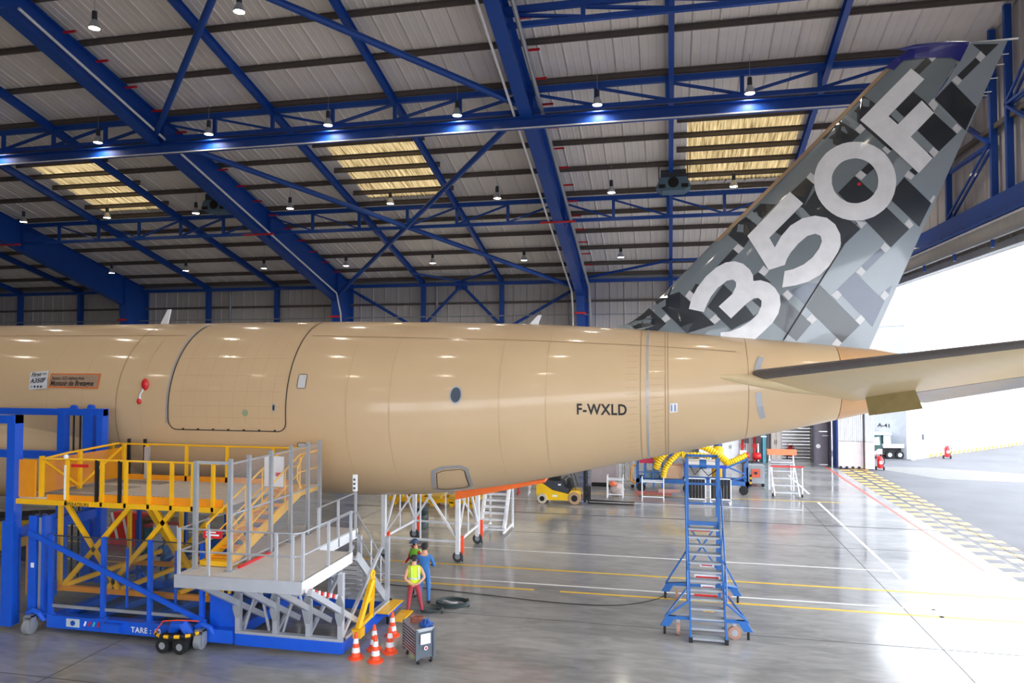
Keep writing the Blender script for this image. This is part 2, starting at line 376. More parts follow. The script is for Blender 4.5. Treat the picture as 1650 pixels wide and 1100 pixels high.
# unseen translucent band added to the back wall so daylight glows in the floor
tl = bpy.data.materials.new('translucent_wall_sheet'); tl.use_nodes = True; _n = tl.node_tree; _n.nodes.remove(_n.nodes['Principled BSDF']); _t = _n.nodes.new('ShaderNodeBsdfTranslucent'); _t.inputs[0].default_value = (.56, .5, .4, 1); _n.links.new(_t.outputs[0], _n.nodes['Material Output'].inputs[0])
w = link('window_6', None); w['kind'] = 'structure'
nW = 15
for i in range(nW): struct('pane', MB().box(wx0+(wx1-wx0)*i/nW+.02, wx0+(wx1-wx0)*(i+1)/nW-.02, 58.14, 58.145, 4.8, 8.8), tl, parent=w)
for i in range(nW+1): struct('mullion', MB().box(wx0+(wx1-wx0)*i/nW-.03, wx0+(wx1-wx0)*i/nW+.03, 58.08, 58.2, 4.8, 8.8), WHITE, parent=w)
# recess with a slatted roller door
door_1 = link('door_1', None); door_1['kind'] = 'structure'
sl = MB().box(0, 2.5, 0, .05, 0, .22).mesh('door_slat', mat('shutter_grey', (205, 202, 200), .5, .3))
for i in range(16): link('door_slat', sl, door_1, (8.35+.0, 60.9, .02+i*.255))
struct('door_jamb', MB().box(8.2, 8.35, 58.1, 61, 0, 4.2).box(10.85, 11.0, 58.1, 61, 0, 4.2).box(8.2, 11, 58.1, 61, 4.1, 4.25), mat('jamb_grey', (150, 150, 152), .5), parent=door_1)
struct('door_sign', MB().box(9.5, 10.1, 60.84, 60.88, 2.45, 2.75), mat('exit_green', (110, 215, 175), .5), parent=door_1)
# right gable above the big opening
wall_right = link('wall_right', None); wall_right['kind'] = 'structure'
y = NY
gw = {}
while y < 58:
    z1 = min(zr(y), zr(min(y+PW, 58)))
    prof = [(0, 0), (.05, -.06), (.1, -.06), (.14, 0), (PW-.01, 0)]; n = 5
    vs = [(px, py, z) for z in (12.0, z1) for py, px in [(y+a, 13.32+b) for a, b in prof]]+[(13.42, y, 12.0), (13.42, y+PW, 12), (13.42, y, z1), (13.42, y+PW, z1)]
    struct('wall_panel', MB().add(vs, [(i, i+1, n+i+1, n+i) for i in range(n-1)]+[(2*n, 2*n+1, 2*n+3, 2*n+2)]), WALLM, parent=wall_right); y += PW
struct('wall_backing', MB().prism([(NY, 12), (58.2, 12), (58.2, 14.6), (RY, zr(RY)+.1), (NY, 14.6)], 'x', 13.44, 13.5), WALLM, parent=wall_right)
struct('header_beam', MB().box(12.75, 13.2, NY, 57.5, 13.3, 14.1), BLUE, parent=wall_right)
struct('header_ledge', MB().box(12.55, 13.2, NY, 57.5, 12.98, 13.06), WHITE, parent=wall_right)
struct('header_cladding', MB().box(12.6, 12.7, NY, 57.5, 12.42, 12.98), mat('header_grey', (176, 174, 172), .5), parent=wall_right)
struct('door_track', MB().box(12.45, 12.6, NY, 57.5, 12.3, 12.42).box(12.9, 13.25, NY, 57.5, 11.95, 12.25), GALV, parent=wall_right)
struct('conduit', MB().box(12.5, 12.6, NY, 57.5, 13.1, 13.22), BLUE, parent=wall_right)
for i in range(28):
    yy = 20+i*1.35
    struct('roller_bracket', MB().box(12.6, 13.0, yy, yy+.35, 13.06, 13.3), BLUE if i % 3 else BLACK, parent=wall_right)
for i in range(9): struct('track_hanger', MB().box(12.5, 12.6, 24+i*3.9, 24.12+i*3.9, 12.0, 12.42), BLUE, parent=wall_right)
GP = [0.5, 8, 15, 21.5, 26.3, 31.5, 32.9, 37.8, 44, 50.5, 57]
for y in GP:
    struct('gable_post', MB().box(12.95, 13.2, y-.09, y+.09, 14.1, zr(y)-.1), BLUE, parent=wall_right)
for (y0, z0, y1, z1) in ((32.9, 16.4, 37.6, 14.2), (32.9, 16.4, 37.6, 19.2), (31.4, 17.5, 26.5, 20.6), (31.4, 17.5, 26.5, 14.4), (32.9, 16.4, 37.6, 16.4), (31.4, 17.5, 26.5, 17.5), (44, 14.3, 38, 17.5), (32.9, 19.6, 37.6, 14.9 if 0 else 19.2)):
    mb = MB()
    for dx in (-.1, .1): mb.bar((13.0+dx, y0, z0), (13.0+dx, y1, z1), .08, .1)
    struct('gable_brace', mb, BLUE, parent=wall_right)
struct('gable_girt', MB().box(13.05, 13.25, NY, 57, 17.0, 17.2), PURLIN, parent=wall_right)
# other two walls, out of view
struct('wall_left', MB().prism([(NY, 0), (58.1, 0), (58.1, 14.5), (RY, zr(RY)), (NY, 14.5)], 'x', BX0-.15, BX0), WALLM)
wf = MB().box(BX0, BX1, NY-.2, NY, 0, 2.6).box(BX0, BX1, NY-.2, NY, 10.8, 14.6).box(BX0, -19.6, NY-.2, NY, 2.6, 10.8)
wins = [(-19.6, -13.7), (-12.9, -6.95), (-6.15, -.2), (.6, 6.55), (7.35, 13.1)]  # glazing added to the unseen front wall to bring daylight onto the fuselage
for a, b in zip(wins, wins[1:]+[(BX1, 0)]): wf.box(a[1], b[0], NY-.2, NY, 2.6, 10.8)
struct('wall_front', wf, WALLM)
wg = glassy('window_glass', (60, 70, 75), .93)
for n, (a, b) in enumerate(wins):
    w = link('window_%d' % (n+1), None); w['kind'] = 'structure'
    for i in range(3):
        for j in range(3): struct('pane', MB().box(a+(b-a)*i/3+.03, a+(b-a)*(i+1)/3-.03, NY-.12, NY-.11, 2.63+2.733*j+.03, 2.63+2.733*(j+1)-.03), wg, parent=w)
    for i in range(4): struct('mullion', MB().box(a+(b-a)*i/3-.04, a+(b-a)*i/3+.04, NY-.15, NY-.06, 2.6, 10.8), WHITE, parent=w)
    for j in range(4): struct('transom', MB().box(a, b, NY-.15, NY-.06, 2.6+2.733*j-.04, 2.6+2.733*j+.04), WHITE, parent=w)
FIN_PATCHES=[
('D',[(5.88,15.66),(6.23,15.34),(5.74,14.78),(5.36,15.13)]),
('M',[(5.36,15.12),(5.74,14.76),(5.65,14.57),(5.2,14.94)]),
('P',[(5.79,14.74),(5.93,14.57),(5.77,14.42),(5.63,14.57)]),
('D',[(5.19,14.93),(5.77,14.42),(5.3,13.98),(4.68,14.4)]),
('D',[(5.78,14.85),(5.74,14.77),(6.63,13.85),(6.7,13.94)]),
('P',[(6.48,14.01),(6.64,13.85),(6.54,13.76),(6.39,13.93)]),
('D',[(7.67,16.64),(7.82,16.49),(7.47,16.15),(7.31,16.28)]),
('P',[(7.72,16.65),(7.96,16.63),(7.82,16.49)]),
('D',[(7.29,15.63),(7.55,15.38),(7.02,14.86),(6.79,15.12)]),
('M',[(6.73,15.07),(6.79,15.12),(7.02,14.86),(6.87,14.7),(6.65,14.94)]),
('D',[(6.58,14.92),(6.65,14.95),(6.87,14.7),(6.84,14.65)]),
('D',[(7.55,15.39),(7.86,15.03),(7.86,14.95),(7.52,15.33)]),
('D',[(7.86,14.95),(8.5,14.29),(7.99,13.78),(7.39,14.44)]),
('M',[(7.96,15.14),(8.48,14.58),(8.36,14.45),(7.86,15.0)]),
('P',[(7.83,15.38),(7.98,15.2),(7.86,15.0),(7.7,15.22)]),
('P',[(8.49,14.6),(8.65,14.45),(8.5,14.3),(8.37,14.46)]),
('D',[(8.36,15.87),(9.05,15.08),(8.74,14.38),(7.88,15.37)]),
('P',[(8.5,16.04),(8.65,15.88),(8.53,15.74),(8.36,15.9)]),
('D',[(9.03,16.54),(9.16,16.4),(8.66,15.9),(8.52,16.04)]),
('P',[(9.17,16.73),(9.31,16.57),(9.16,16.4),(9.03,16.55)]),
('D',[(8.95,16.95),(9.67,16.92),(9.32,16.57),(9.17,16.73)]),
('P',[(7.83,13.93),(7.99,13.78),(7.86,13.61),(7.71,13.77)]),
('D',[(7.7,13.77),(7.83,13.62),(7.79,13.58),(7.66,13.74)]),
('D',[(7.24,13.31),(7.39,13.17),(7.34,13.11),(7.17,13.25)]),
('M',[(7.39,14.44),(7.83,13.94),(7.69,13.77),(7.21,14.26)]),
('D',[(5.6,13.14),(6.16,12.57),(5.63,12.05),(5.11,12.64)]),
('P',[(5.77,13.3),(5.94,13.16),(5.78,13.0),(5.61,13.14)]),
('D',[(6.05,13.56),(6.21,13.39),(5.94,13.15),(5.79,13.31)]),
('D',[(7.01,13.05),(7.77,12.24),(7.43,11.53),(6.54,12.46)]),
('P',[(7.12,13.25),(7.3,13.08),(7.2,12.96),(7.01,13.08)]),
('D',[(7.24,13.32),(7.4,13.17),(7.33,13.09),(7.17,13.23)]),
('P',[(7.84,12.48),(7.89,12.42),(7.78,12.22),(7.72,12.31)]),
('P',[(7.13,11.78),(7.27,11.6),(7.16,11.48),(7.01,11.63)]),
('M',[(6.63,12.34),(7.13,11.79),(7.01,11.63),(6.48,12.18)]),
('D',[(6.47,12.18),(7.14,11.47),(6.62,10.93),(5.87,11.78)]),
('P',[(5.61,11.77),(5.94,11.7),(5.77,11.52)]),
('D',[(4.45,12.74),(5.75,11.51),(5.21,10.98),(4.08,12.2)]),
('P',[(4.33,13.32),(4.6,13.06),(4.41,12.95),(4.21,13.17)]),
('D',[(4.2,13.15),(4.43,12.94),(4.08,12.18),(3.74,12.72)]),
('M',[(3.94,12.21),(4.08,12.23),(4.31,11.94),(4.07,11.84)]),
('D',[(3.86,12.08),(4.05,11.87),(3.45,11.37),(3.27,11.5)]),
('D',[(2.42,12.03),(2.78,11.7),(2.33,11.05),(1.75,11.58)]),
('M',[(2.61,12.2),(2.88,11.94),(2.76,11.72),(2.42,12.03)]),
('D',[(2.85,12.43),(3.31,12.37),(2.89,11.94),(2.61,12.2)]),
('P',[(2.15,11.17),(2.33,11.02),(2.17,10.86),(2.01,11.01)]),
('D',[(2.01,11.01),(2.16,10.85),(1.78,10.49),(1.42,10.37)]),
('D',[(0.72,9.71),(0.86,9.95),(0.98,9.89),(0.8,9.6)]),
('P',[(0.66,9.73),(0.82,9.6),(0.69,9.38),(0.53,9.55)]),
('P',[(2.91,10.46),(3.07,10.29),(2.94,10.13),(2.76,10.25)]),
('D',[(2.75,10.26),(3.13,9.92),(2.82,9.85),(2.55,9.93),(2.59,10.13)]),
('D',[(1.7,9.9),(2.7,8.87),(1.93,8.46),(1.21,9.2)]),
('M',[(2.35,9.24),(2.55,9.38),(2.83,9.11),(2.6,8.89)]),
('D',[(2.55,9.37),(2.86,9.48),(2.86,9.09)]),
('M',[(1.09,9.01),(1.22,9.18),(1.51,8.93),(1.31,8.77)]),
('P',[(1.45,8.95),(1.6,8.79),(1.42,8.64),(1.27,8.79)]),
('D',[(0.14,9.9),(1.42,8.63),(1.11,8.32),(0.57,8.36),(-0.42,9.4)]),
('P',[(-0.06,9.0),(0.07,8.83),(-0.1,8.72),(-0.21,8.84)]),
('D',[(-0.61,9.21),(-0.07,8.68),(-0.34,8.44),(-1.04,8.52),(-1.23,8.72),(-0.81,9.02)]),
('M',[(-1.59,8.62),(-1.32,8.71),(-1.07,8.52),(-1.64,8.56)]),
('D',[(3.41,9.55),(4.31,8.64),(3.87,8.1),(3.16,8.69)]),
('P',[(3.61,9.69),(3.77,9.5),(3.64,9.36),(3.47,9.55)]),
('P',[(4.3,8.93),(4.46,8.75),(4.33,8.63),(4.16,8.77)]),
('S',[(4.19,9.89),(4.57,9.87),(4.13,9.19),(3.7,9.66)]),
('D',[(4.56,9.83),(5.72,8.58),(5.19,8.04),(4.16,9.14)]),
('P',[(5.06,9.66),(5.2,9.51),(5.06,9.36),(4.89,9.51)]),
('S',[(5.59,10.2),(6.43,9.3),(6.08,8.52),(5.05,9.66)]),
('P',[(5.76,10.36),(5.9,10.21),(5.77,10.07),(5.61,10.2)]),
('S',[(6.32,10.91),(6.45,10.77),(5.9,10.21),(5.77,10.38)]),
('P',[(6.44,11.08),(6.61,10.91),(6.46,10.76),(6.32,10.92)]),
('P',[(6.43,9.63),(6.56,9.48),(6.43,9.32),(6.3,9.45)]),
('S',[(6.61,9.76),(6.68,9.79),(6.57,9.52),(6.46,9.63)]),
('P',[(5.74,8.9),(5.87,8.76),(5.72,8.58),(5.58,8.72)]),
('P',[(4.32,8.94),(4.46,8.77),(4.32,8.61),(4.19,8.8)]),
('P',[(5.05,8.19),(5.19,8.04),(5.09,7.92),(4.89,7.99)])]
FIN_GLYPHS={'F':[(7.24,16.34),(7.6,15.98),(6.58,14.92),(6.84,14.65),(7.52,15.34),(7.86,14.95),(7.2,14.26),(7.81,13.59),(7.42,13.15),(5.78,14.86)],
'5':[(3.72,12.74),(4.1,12.35),(3.09,11.32),(3.25,11.01),(3.45,11.37),(3.72,11.68),(4.07,11.89),(4.44,11.96),(4.78,11.88),(5.02,11.67),(5.16,11.37),(5.18,11.07),(5.06,10.71),(4.84,10.4),(4.57,10.13),(4.23,9.93),(3.85,9.82),(3.45,9.76),(3.53,10.27),(3.78,10.32),(4.09,10.46),(4.35,10.67),(4.54,10.93),(4.63,11.16),(4.59,11.33),(4.44,11.4),(4.21,11.34),(3.94,11.11),(3.71,10.83),(3.6,10.64),(3.54,10.46),(3.06,10.31),(2.44,11.41)],
'3':[(0.64,9.14),(0.73,9.48),(0.9,9.81),(1.18,10.17),(1.5,10.45),(1.78,10.59),(2.05,10.62),(2.3,10.53),(2.5,10.34),(2.59,10.16),(2.6,9.98),(2.82,10.0),(3.05,9.92),(3.24,9.75),(3.38,9.51),(3.4,9.23),(3.33,8.95),(3.16,8.67),(2.92,8.43),(2.63,8.16),(1.6,8.23),(1.6,8.38),(1.88,8.41),(2.19,8.53),(2.5,8.73),(2.72,8.95),(2.83,9.2),(2.84,9.36),(2.74,9.45),(2.61,9.44),(2.39,9.28),(1.92,8.82),(1.55,9.2),(1.96,9.58),(2.08,9.82),(2.08,9.96),(1.99,10.04),(1.81,10.01),(1.53,9.79),(1.31,9.51),(1.19,9.26),(1.1,9.03)]}
ZERO_O=[(6.78,12.91),(6.76,12.73),(6.72,12.55),(6.65,12.38),(6.55,12.22),(6.43,12.08),(6.29,11.97),(6.13,11.87),(5.96,11.81),(5.79,11.77),(5.6,11.77),(5.42,11.79),(5.24,11.84),(5.07,11.92),(4.91,12.03),(4.77,12.16),(4.65,12.31),(4.55,12.48),(4.48,12.66),(4.44,12.85),(4.43,13.04),(4.44,13.23),(4.49,13.42),(4.56,13.59),(4.67,13.75),(4.79,13.89),(4.93,14.0),(5.09,14.09),(5.27,14.16),(5.45,14.19),(5.63,14.19),(5.82,14.17),(6.0,14.11),(6.16,14.03),(6.32,13.92),(6.46,13.79),(6.57,13.63),(6.66,13.47),(6.73,13.29),(6.77,13.1)]
ZERO_I=[(6.27,12.95),(6.26,12.85),(6.24,12.74),(6.19,12.65),(6.14,12.56),(6.07,12.48),(5.99,12.41),(5.9,12.36),(5.8,12.33),(5.7,12.3),(5.6,12.3),(5.49,12.31),(5.39,12.34),(5.3,12.39),(5.21,12.45),(5.13,12.53),(5.06,12.61),(5.0,12.71),(4.97,12.81),(4.94,12.92),(4.94,13.02),(4.94,13.13),(4.97,13.24),(5.01,13.33),(5.07,13.42),(5.14,13.5),(5.22,13.57),(5.31,13.62),(5.41,13.65),(5.51,13.67),(5.62,13.68),(5.72,13.66),(5.82,13.63),(5.92,13.58),(6.01,13.52),(6.08,13.45),(6.15,13.36),(6.2,13.27),(6.24,13.16),(6.26,13.06)]
FIN_LE=[(-1.83,8.58),(-1.29,8.72),(-0.85,8.91),(-0.53,9.19),(-0.29,9.49),(0.11,9.92),(1.34,11.19),(4.08,13.91),(6.63,16.52),(6.98,16.83),(7.42,17.04)]
FIN_TE=[(5.89,7.66),(5.98,7.85),(9.93,17.03)]
HINGE=[(8.93,17.07),(3.51,8.19)]
CAP=[(6.55,16.47),(6.77,16.34),(7.03,16.62),(7.77,16.63),(8.36,16.58),(8.59,16.44),(8.83,16.93),(8.67,17.02),(7.61,17.06),(7.26,16.98),(6.83,16.74)]

# ================================================================== the aircraft
YC = 23.88
TX = [-34, -33, -31, -28, -11, -10, -9, -8, -7, -6, -5, -4, -3, -2, -1, 0, 1, 2, 3, 4, 5, 6, 7, 7.4]
TZ = [5.6, 5.7, 5.85, 5.89, 5.88, 5.87, 5.885, 5.905, 5.945, 6.01, 6.08, 6.16, 6.245, 6.33, 6.41, 6.48, 6.55, 6.62, 6.69, 6.75, 6.82, 6.88, 6.94, 6.96]
TR = [.3, 1.6, 2.6, 3.02, 3.01, 3.0, 2.97, 2.93, 2.86, 2.77, 2.67, 2.55, 2.41, 2.26, 2.12, 1.97, 1.81, 1.64, 1.48, 1.32, 1.14, .96, .74, .5]
def interp(x, X, V):
    if x <= X[0]: return V[0]
    for i in range(len(X)-1):
        if x <= X[i+1]: return V[i]+(V[i+1]-V[i])*(x-X[i])/(X[i+1]-X[i])
    return V[-1]
def fz(x): return interp(x, TX, TZ)
def fr_(x): return interp(x, TX, TR)
def fpt(x, th, off=0):
    t = math.radians(th); R = fr_(x)+off
    return (x, YC-R*math.cos(t), fz(x)+R*math.sin(t))
def fside(x, z, off=.008):
    R = fr_(x)+off; d = z-fz(x)
    return (x, YC-math.sqrt(max(R*R-d*d, .0004)), z)
def tan_mat():
    m = mat('tan_primer', (212, 182, 142), .42, coat=.55, var=.03, scale=.5, coat_rough=.1)
    nt = m.node_tree; b = nt.nodes['Principled BSDF']; L = nt.links.new
    tc = nt.nodes.new('ShaderNodeTexCoord'); sx = nt.nodes.new('ShaderNodeSeparateXYZ'); L(tc.outputs['Object'], sx.inputs[0])
    w = nt.nodes.new('ShaderNodeTexWave'); w.wave_type = 'BANDS'; w.bands_direction = 'X'; w.inputs['Scale'].default_value = .5; w.inputs['Distortion'].default_value = .3; w.inputs['Detail'].default_value = 1
    L(tc.outputs['Object'], w.inputs['Vector'])
    bp = nt.nodes.new('ShaderNodeBump'); bp.inputs['Strength'].default_value = .05; bp.inputs['Distance'].default_value = .02; L(w.outputs['Fac'], bp.inputs['Height']); L(bp.outputs[0], b.inputs['Normal'])
    return m
TAN = tan_mat()
TANO = mat('tail_cone_primer', (206, 160, 112), .42, coat=.4, var=.04, coat_rough=.12)
TANL = mat('light_primer', (224, 202, 158), .42, coat=.4, var=.02, coat_rough=.12)
LINE = mat('panel_gap', (164, 136, 102), .6); DARKGAP = mat('dark_seal', (44, 42, 44), .6); TAPE = mat('silver_tape', (176, 178, 184), .4, .3)
ac = thing('airliner', 'unpainted tan freighter airliner with grey checkered tail fin reading 350F', 'aircraft', (-10, YC, 0))
def fuse_mb(x0, x1, n=72, step=.5):
    xs = sorted({x0, x1} | {x for x in TX if x0 < x < x1} | {x0+step*i for i in range(int((x1-x0)/step)+1)})
    return MB().loft([[fpt(x, 360*k/n) for k in range(n)] for x in xs])
part(ac, 'fuselage', fuse_mb(-34, 4.95), TAN, True)
part(ac, 'tail_cone', fuse_mb(4.97, 7.4), TANO, True)
# belly fairing behind the wing
rings = []
for x, w, h, zc in ((-34, 2.6, 1.6, 4.0), (-26, 3.25, 2.0, 4.3), (-22, 3.2, 1.95, 4.4), (-19.5, 2.9, 1.7, 4.5), (-17.5, 2.3, 1.35, 4.55), (-15.8, 1.4, .9, 4.4), (-14.8, .6, .5, 3.9)):
    rings.append([(x, YC+w*math.cos(2*math.pi*k/36)*abs(math.cos(2*math.pi*k/36))**-.25 if abs(math.cos(2*math.pi*k/36)) > 1e-3 else YC, zc+h*math.sin(2*math.pi*k/36)) for k in range(36)])
part(ac, 'belly_fairing', MB().loft(rings), TAN, True)
def ribbon(pts, w, off=.01, dens=.25, closed=False):
    """flat strip on the fuselage skin following (x, theta) points"""
    P = []
    n = len(pts)
    for i in range(n if closed else n-1):
        a, b = pts[i], pts[(i+1) % n]; R = fr_(a[0])
        l = math.hypot(b[0]-a[0], math.radians(b[1]-a[1])*R); m = max(1, int(l/dens))
        P += [(a[0]+(b[0]-a[0])*j/m, a[1]+(b[1]-a[1])*j/m) for j in range(m)]
    if not closed: P.append(pts[-1])
    vs = []; m = len(P)
    for i, p in enumerate(P):
        a = P[(i-1) % m] if (closed or i) else p; b = P[(i+1) % m] if (closed or i < m-1) else p
        R = fr_(p[0]); dx, dt = b[0]-a[0], math.radians(b[1]-a[1])*R; l = math.hypot(dx, dt) or 1
        nx, nt_ = -dt/l*w/2, dx/l*w/2
        for s in (1, -1): vs.append(fpt(p[0]+s*nx, p[1]+math.degrees(s*nt_/R), off))
    return MB().add(vs, [(2*i, 2*i+1, (2*i+3) % (2*m), (2*i+2) % (2*m)) for i in range(m if closed else m-1)])
def patch(x0, x1, t0, t1, off, nx=14, nt_=20, r=.35):
    vs = [fpt(x0+(x1-x0)*i/nx, t0+(t1-t0)*j/nt_, off) for i in range(nx+1) for j in range(nt_+1)]
    return MB().add(vs, [(i*(nt_+1)+j, (i+1)*(nt_+1)+j, (i+1)*(nt_+1)+j+1, i*(nt_+1)+j+1) for i in range(nx) for j in range(nt_)])
cx0, cx1 = -16.05, -11.82
def rbox(x0, x1, t0, t1, r, R=3.0, top=False):
    rt = math.degrees(r/R); o = []
    for cx, ct, a0 in ((x0+r, t0+rt, 180), (x1-r, t0+rt, 270)):
        for k in range(6):
            a = math.radians(a0+90*k/5); o.append((cx+r*math.cos(a), ct+rt*math.sin(a)))
    if top: o = [(x0, t1)]+o+[(x1, t1)]
    else:
        for cx, ct, a0 in ((x1-r, t1-rt, 0), (x0+r, t1-rt, 90)):
            for k in range(6):
                a = math.radians(a0+90*k/5); o.append((cx+r*math.cos(a), ct+rt*math.sin(a)))
    return o
cd = part(ac, 'cargo_door', patch(cx0+.1, cx1-.1, -9, 88, .006), TAN, True)
part(cd, 'door_seal', ribbon(rbox(cx0, cx1, -12, 90, .3, top=True), .034, .016, .12), DARKGAP)
part(cd, 'door_edge_strip', ribbon([(cx0-.07, 90), (cx0-.07, -8)], .06, .014), TAPE)
part(cd, 'door_edge_strip', ribbon([(cx0, 88), (cx1, 88)], .14, .02), TAPE)
part(cd, 'door_latch_pad', MB().add([fpt(-12.24+.07*math.cos(a), 2.5+2.6*math.sin(a), .014) for a in [k*math.pi/8 for k in range(16)]], [tuple(range(16))]), TAPE)
part(cd, 'door_latch_handle', MB().add([fpt(x, t, .02) for x, t in ((-12.27, 1), (-12.21, 1), (-12.21, 4), (-12.27, 4))], [(0, 1, 2, 3)]), BLACK)
part(cd, 'inspection_disc', MB().add([fpt(-13.24+.11*math.cos(a), -.9+2.1*math.sin(a), .014) for a in [k*math.pi/8 for k in range(16)]], [tuple(range(16))]), mat('primer_green', (150, 165, 130), .5))
for k in range(1, 9): part(cd, 'rivet_line', ribbon([(cx0+k*.47, -8), (cx0+k*.47, 80)], .014, .012), mat('faint_line', (196, 166, 126), .5))
for t in (-4, 3, 12, 22, 34): part(cd, 'rivet_line', ribbon([(cx0+.2, t), (cx1-.2, t)], .014, .012), MATS['faint_line'])
for k in range(7): part(cd, 'hinge_bolt', MB().box(cx0+.5+k*.55, cx0+.56+k*.55, *[v for v in ()] or (fpt(-14, -11.5, .0)[1]-.03, fpt(-14, -11.5, .0)[1]+.01), fz(-14)-3.02*math.sin(math.radians(11.6))-.03, fz(-14)-3.02*math.sin(math.radians(11.6))+.03), DARKGAP)
fl = lambda n, pts, w, m=LINE, off=.01: part(ac, n, ribbon(pts, w, off), m)
fl('skin_joint', [(-30, 58.5), (-16.4, 56)], .025); fl('skin_joint', [(-11.6, 54.5), (-5.3, 51.2), (-1.4, 47.8), (2, 44)], .025)
for x, w in ((-18.05, .03), (-.82, .02), (-.62, .06), (-.1, .02), (-.02, .02), (2.3, .02)): fl('frame_joint', [(x, -100), (x, 92)], w, LINE if w < .05 else TAPE)
for x in (-20.8, -19.4, -17.1, -9.8, -8.4, -5.0, -3.6): fl('frame_joint', [(x, -90), (x, 88)], .015, MATS['faint_line'])
for k in range(22):
    t = -62+k*5.4; fl('rivet_line', [(-1.25, t), (-.9, t)], .014, MATS['faint_line']); fl('rivet_line', [(-.5, t+1), (-.15, t+1)], .014, MATS['faint_line'])
# hatches, porthole, stickers
h = part(ac, 'belly_hatch', ribbon([(-7.22, -41), (-6.9, -38.5), (-6.35, -39), (-6.15, -42), (-6.2, -64), (-6.4, -68.5), (-7.2, -68), (-7.45, -63)], .11, .014, .1, True), TAPE)
part(h, 'hatch_gap', ribbon([(-7.12, -43), (-6.9, -41.2), (-6.35, -41.5), (-6.24, -43.5), (-6.28, -62), (-6.45, -65.8), (-7.1, -65.3), (-7.33, -62)], .025, .02, .1, True), DARKGAP)
def disc(cx, ct, rx, rt, off, n=20): return MB().add([fpt(cx+rx*math.cos(2*math.pi*k/n), ct+rt*math.sin(2*math.pi*k/n), off) for k in range(n)], [tuple(range(n))])
ph = part(ac, 'porthole', disc(-6.31, 9.6, .2, 5.7, .012), TAPE)
part(ph, 'porthole_cover', disc(-6.31, 9.6, .155, 4.7, .02), mat('slate_cover', (66, 78, 92), .5))
for nm, a in (('access_panel', (-11.5, -11.2, 14.2, 23.2)), ('access_panel', (-11.5, -11.2, -22.5, -18.8))):
    pn = part(ac, nm, ribbon(rbox(a[0], a[1], a[2], a[3], .06), .016, .012, .08, True), DARKGAP)
    part(pn, 'panel_face', patch(a[0]+.02, a[1]-.02, a[2]+.5, a[3]-.5, .016, 3, 4), mat('pale_panel', (206, 206, 208), .5))
part(ac, 'probe_cover', MB().sphere(fpt(-16.98, 15.7, .06), (.13, .08, .2)), RED, True)
part(ac, 'warning_streamer', MB().path([fpt(-17.02, 13, .05), fpt(-17.12, 9, .04), fpt(-17.1, 5.5, .05)], [.03, .025, .05], 6), WHITE)
part(ac, 'streamer_tip', MB().sphere(fpt(-17.12, 5.2, .06), (.08, .05, .1)), RED, True)
for x, t0, t1, w in ((2.6, 19, 37, .17), (2.62, -4, -35, .17)): part(ac, 'silver_strap', ribbon([(x-.05, t0), (x, (t0+t1)/2), (x+.1, t1)], w, .02), TAPE)
part(ac, 'data_placard', patch(.03, .25, -15.6, -7.5, .012, 3, 4), WHITE)
for i in range(2): part(ac, 'placard_print', patch(.06+.1*i, .1+.1*i, -14.5, -8.6, .018, 1, 4), mat('placard_blue', (120, 140, 190), .5))
def ftext(name, txt, size, x, z, bold, m, off=.012, spacing=1.0, width=None, slope=0, parent=None):
    return part(parent or ac, name, text_mb(txt, size, lambda a, b: fside(x+a, z+b+a*slope, off), bold, spacing, width), m)
ftext('registration_lettering', 'F-WXLD', .45, -2.68, 5.9, .025, mat('black_lettering', (36, 34, 36), .5), spacing=1.1, width=1.46, slope=-.012)
bq = lambda pts, off: MB().add([fside(x, z, off) for x, z in pts], [tuple(range(len(pts)))])
def quadgrid(p, off, n=6):
    vs = []
    for i in range(n+1):
        for j in range(n+1):
            s, t = i/n, j/n
            x = (1-s)*((1-t)*p[0][0]+t*p[3][0])+s*((1-t)*p[1][0]+t*p[2][0]); z = (1-s)*((1-t)*p[0][1]+t*p[3][1])+s*((1-t)*p[1][1]+t*p[2][1])
            vs.append(fside(x, z, off))
    return MB().add(vs, [(i*(n+1)+j, (i+1)*(n+1)+j, (i+1)*(n+1)+j+1, i*(n+1)+j+1) for i in range(n) for j in range(n)])
sg = part(ac, 'delivery_banner', quadgrid([(-20.85, 7.07), (-18.83, 7.07), (-18.8, 6.56), (-20.8, 6.58)], .02), mat('banner_orange', (226, 112, 44), .5), label='orange banner reading Montoir de Bretagne')
part(sg, 'banner_field', quadgrid([(-20.8, 7.03), (-18.88, 7.03), (-18.85, 6.61), (-20.77, 6.63)], .028), mat('banner_grey', (170, 140, 116), .5))
ftext('banner_lettering', 'Section 13/21 delivery from', .15, -20.72, 6.86, .012, MATS['black_lettering'], .04, width=1.3, parent=sg)
ftext('banner_lettering', 'Montoir de Bretagne', .24, -20.72, 6.66, .02, MATS['black_lettering'], .04, width=1.72, parent=sg)
sg = part(ac, 'first_sticker', quadgrid([(-21.69, 7.1), (-20.97, 7.17), (-20.83, 6.56), (-21.55, 6.5)], .034), mat('sticker_grey', (214, 216, 222), .5), label='white sticker reading First A350F')
ftext('sticker_lettering', 'First', .2, -21.58, 6.95, .02, MATS['black_lettering'], .05, width=.38, slope=.08, parent=sg)
ftext('sticker_lettering', 'A350F', .22, -21.56, 6.73, .02, MATS['black_lettering'], .05, width=.6, slope=.08, parent=sg)
for i in range(4): part(sg, 'sticker_pictogram', quadgrid([(-21.5+.13*i, 6.65), (-21.43+.13*i, 6.655), (-21.42+.13*i, 6.585), (-21.49+.13*i, 6.58)], .05, 2), MATS['black_lettering'] if i else mat('lilac', (170, 170, 220), .5))
part(sg, 'sticker_print', quadgrid([(-21.16, 7.09), (-21.0, 7.1), (-20.99, 7.03), (-21.15, 7.02)], .05, 2), GALV)
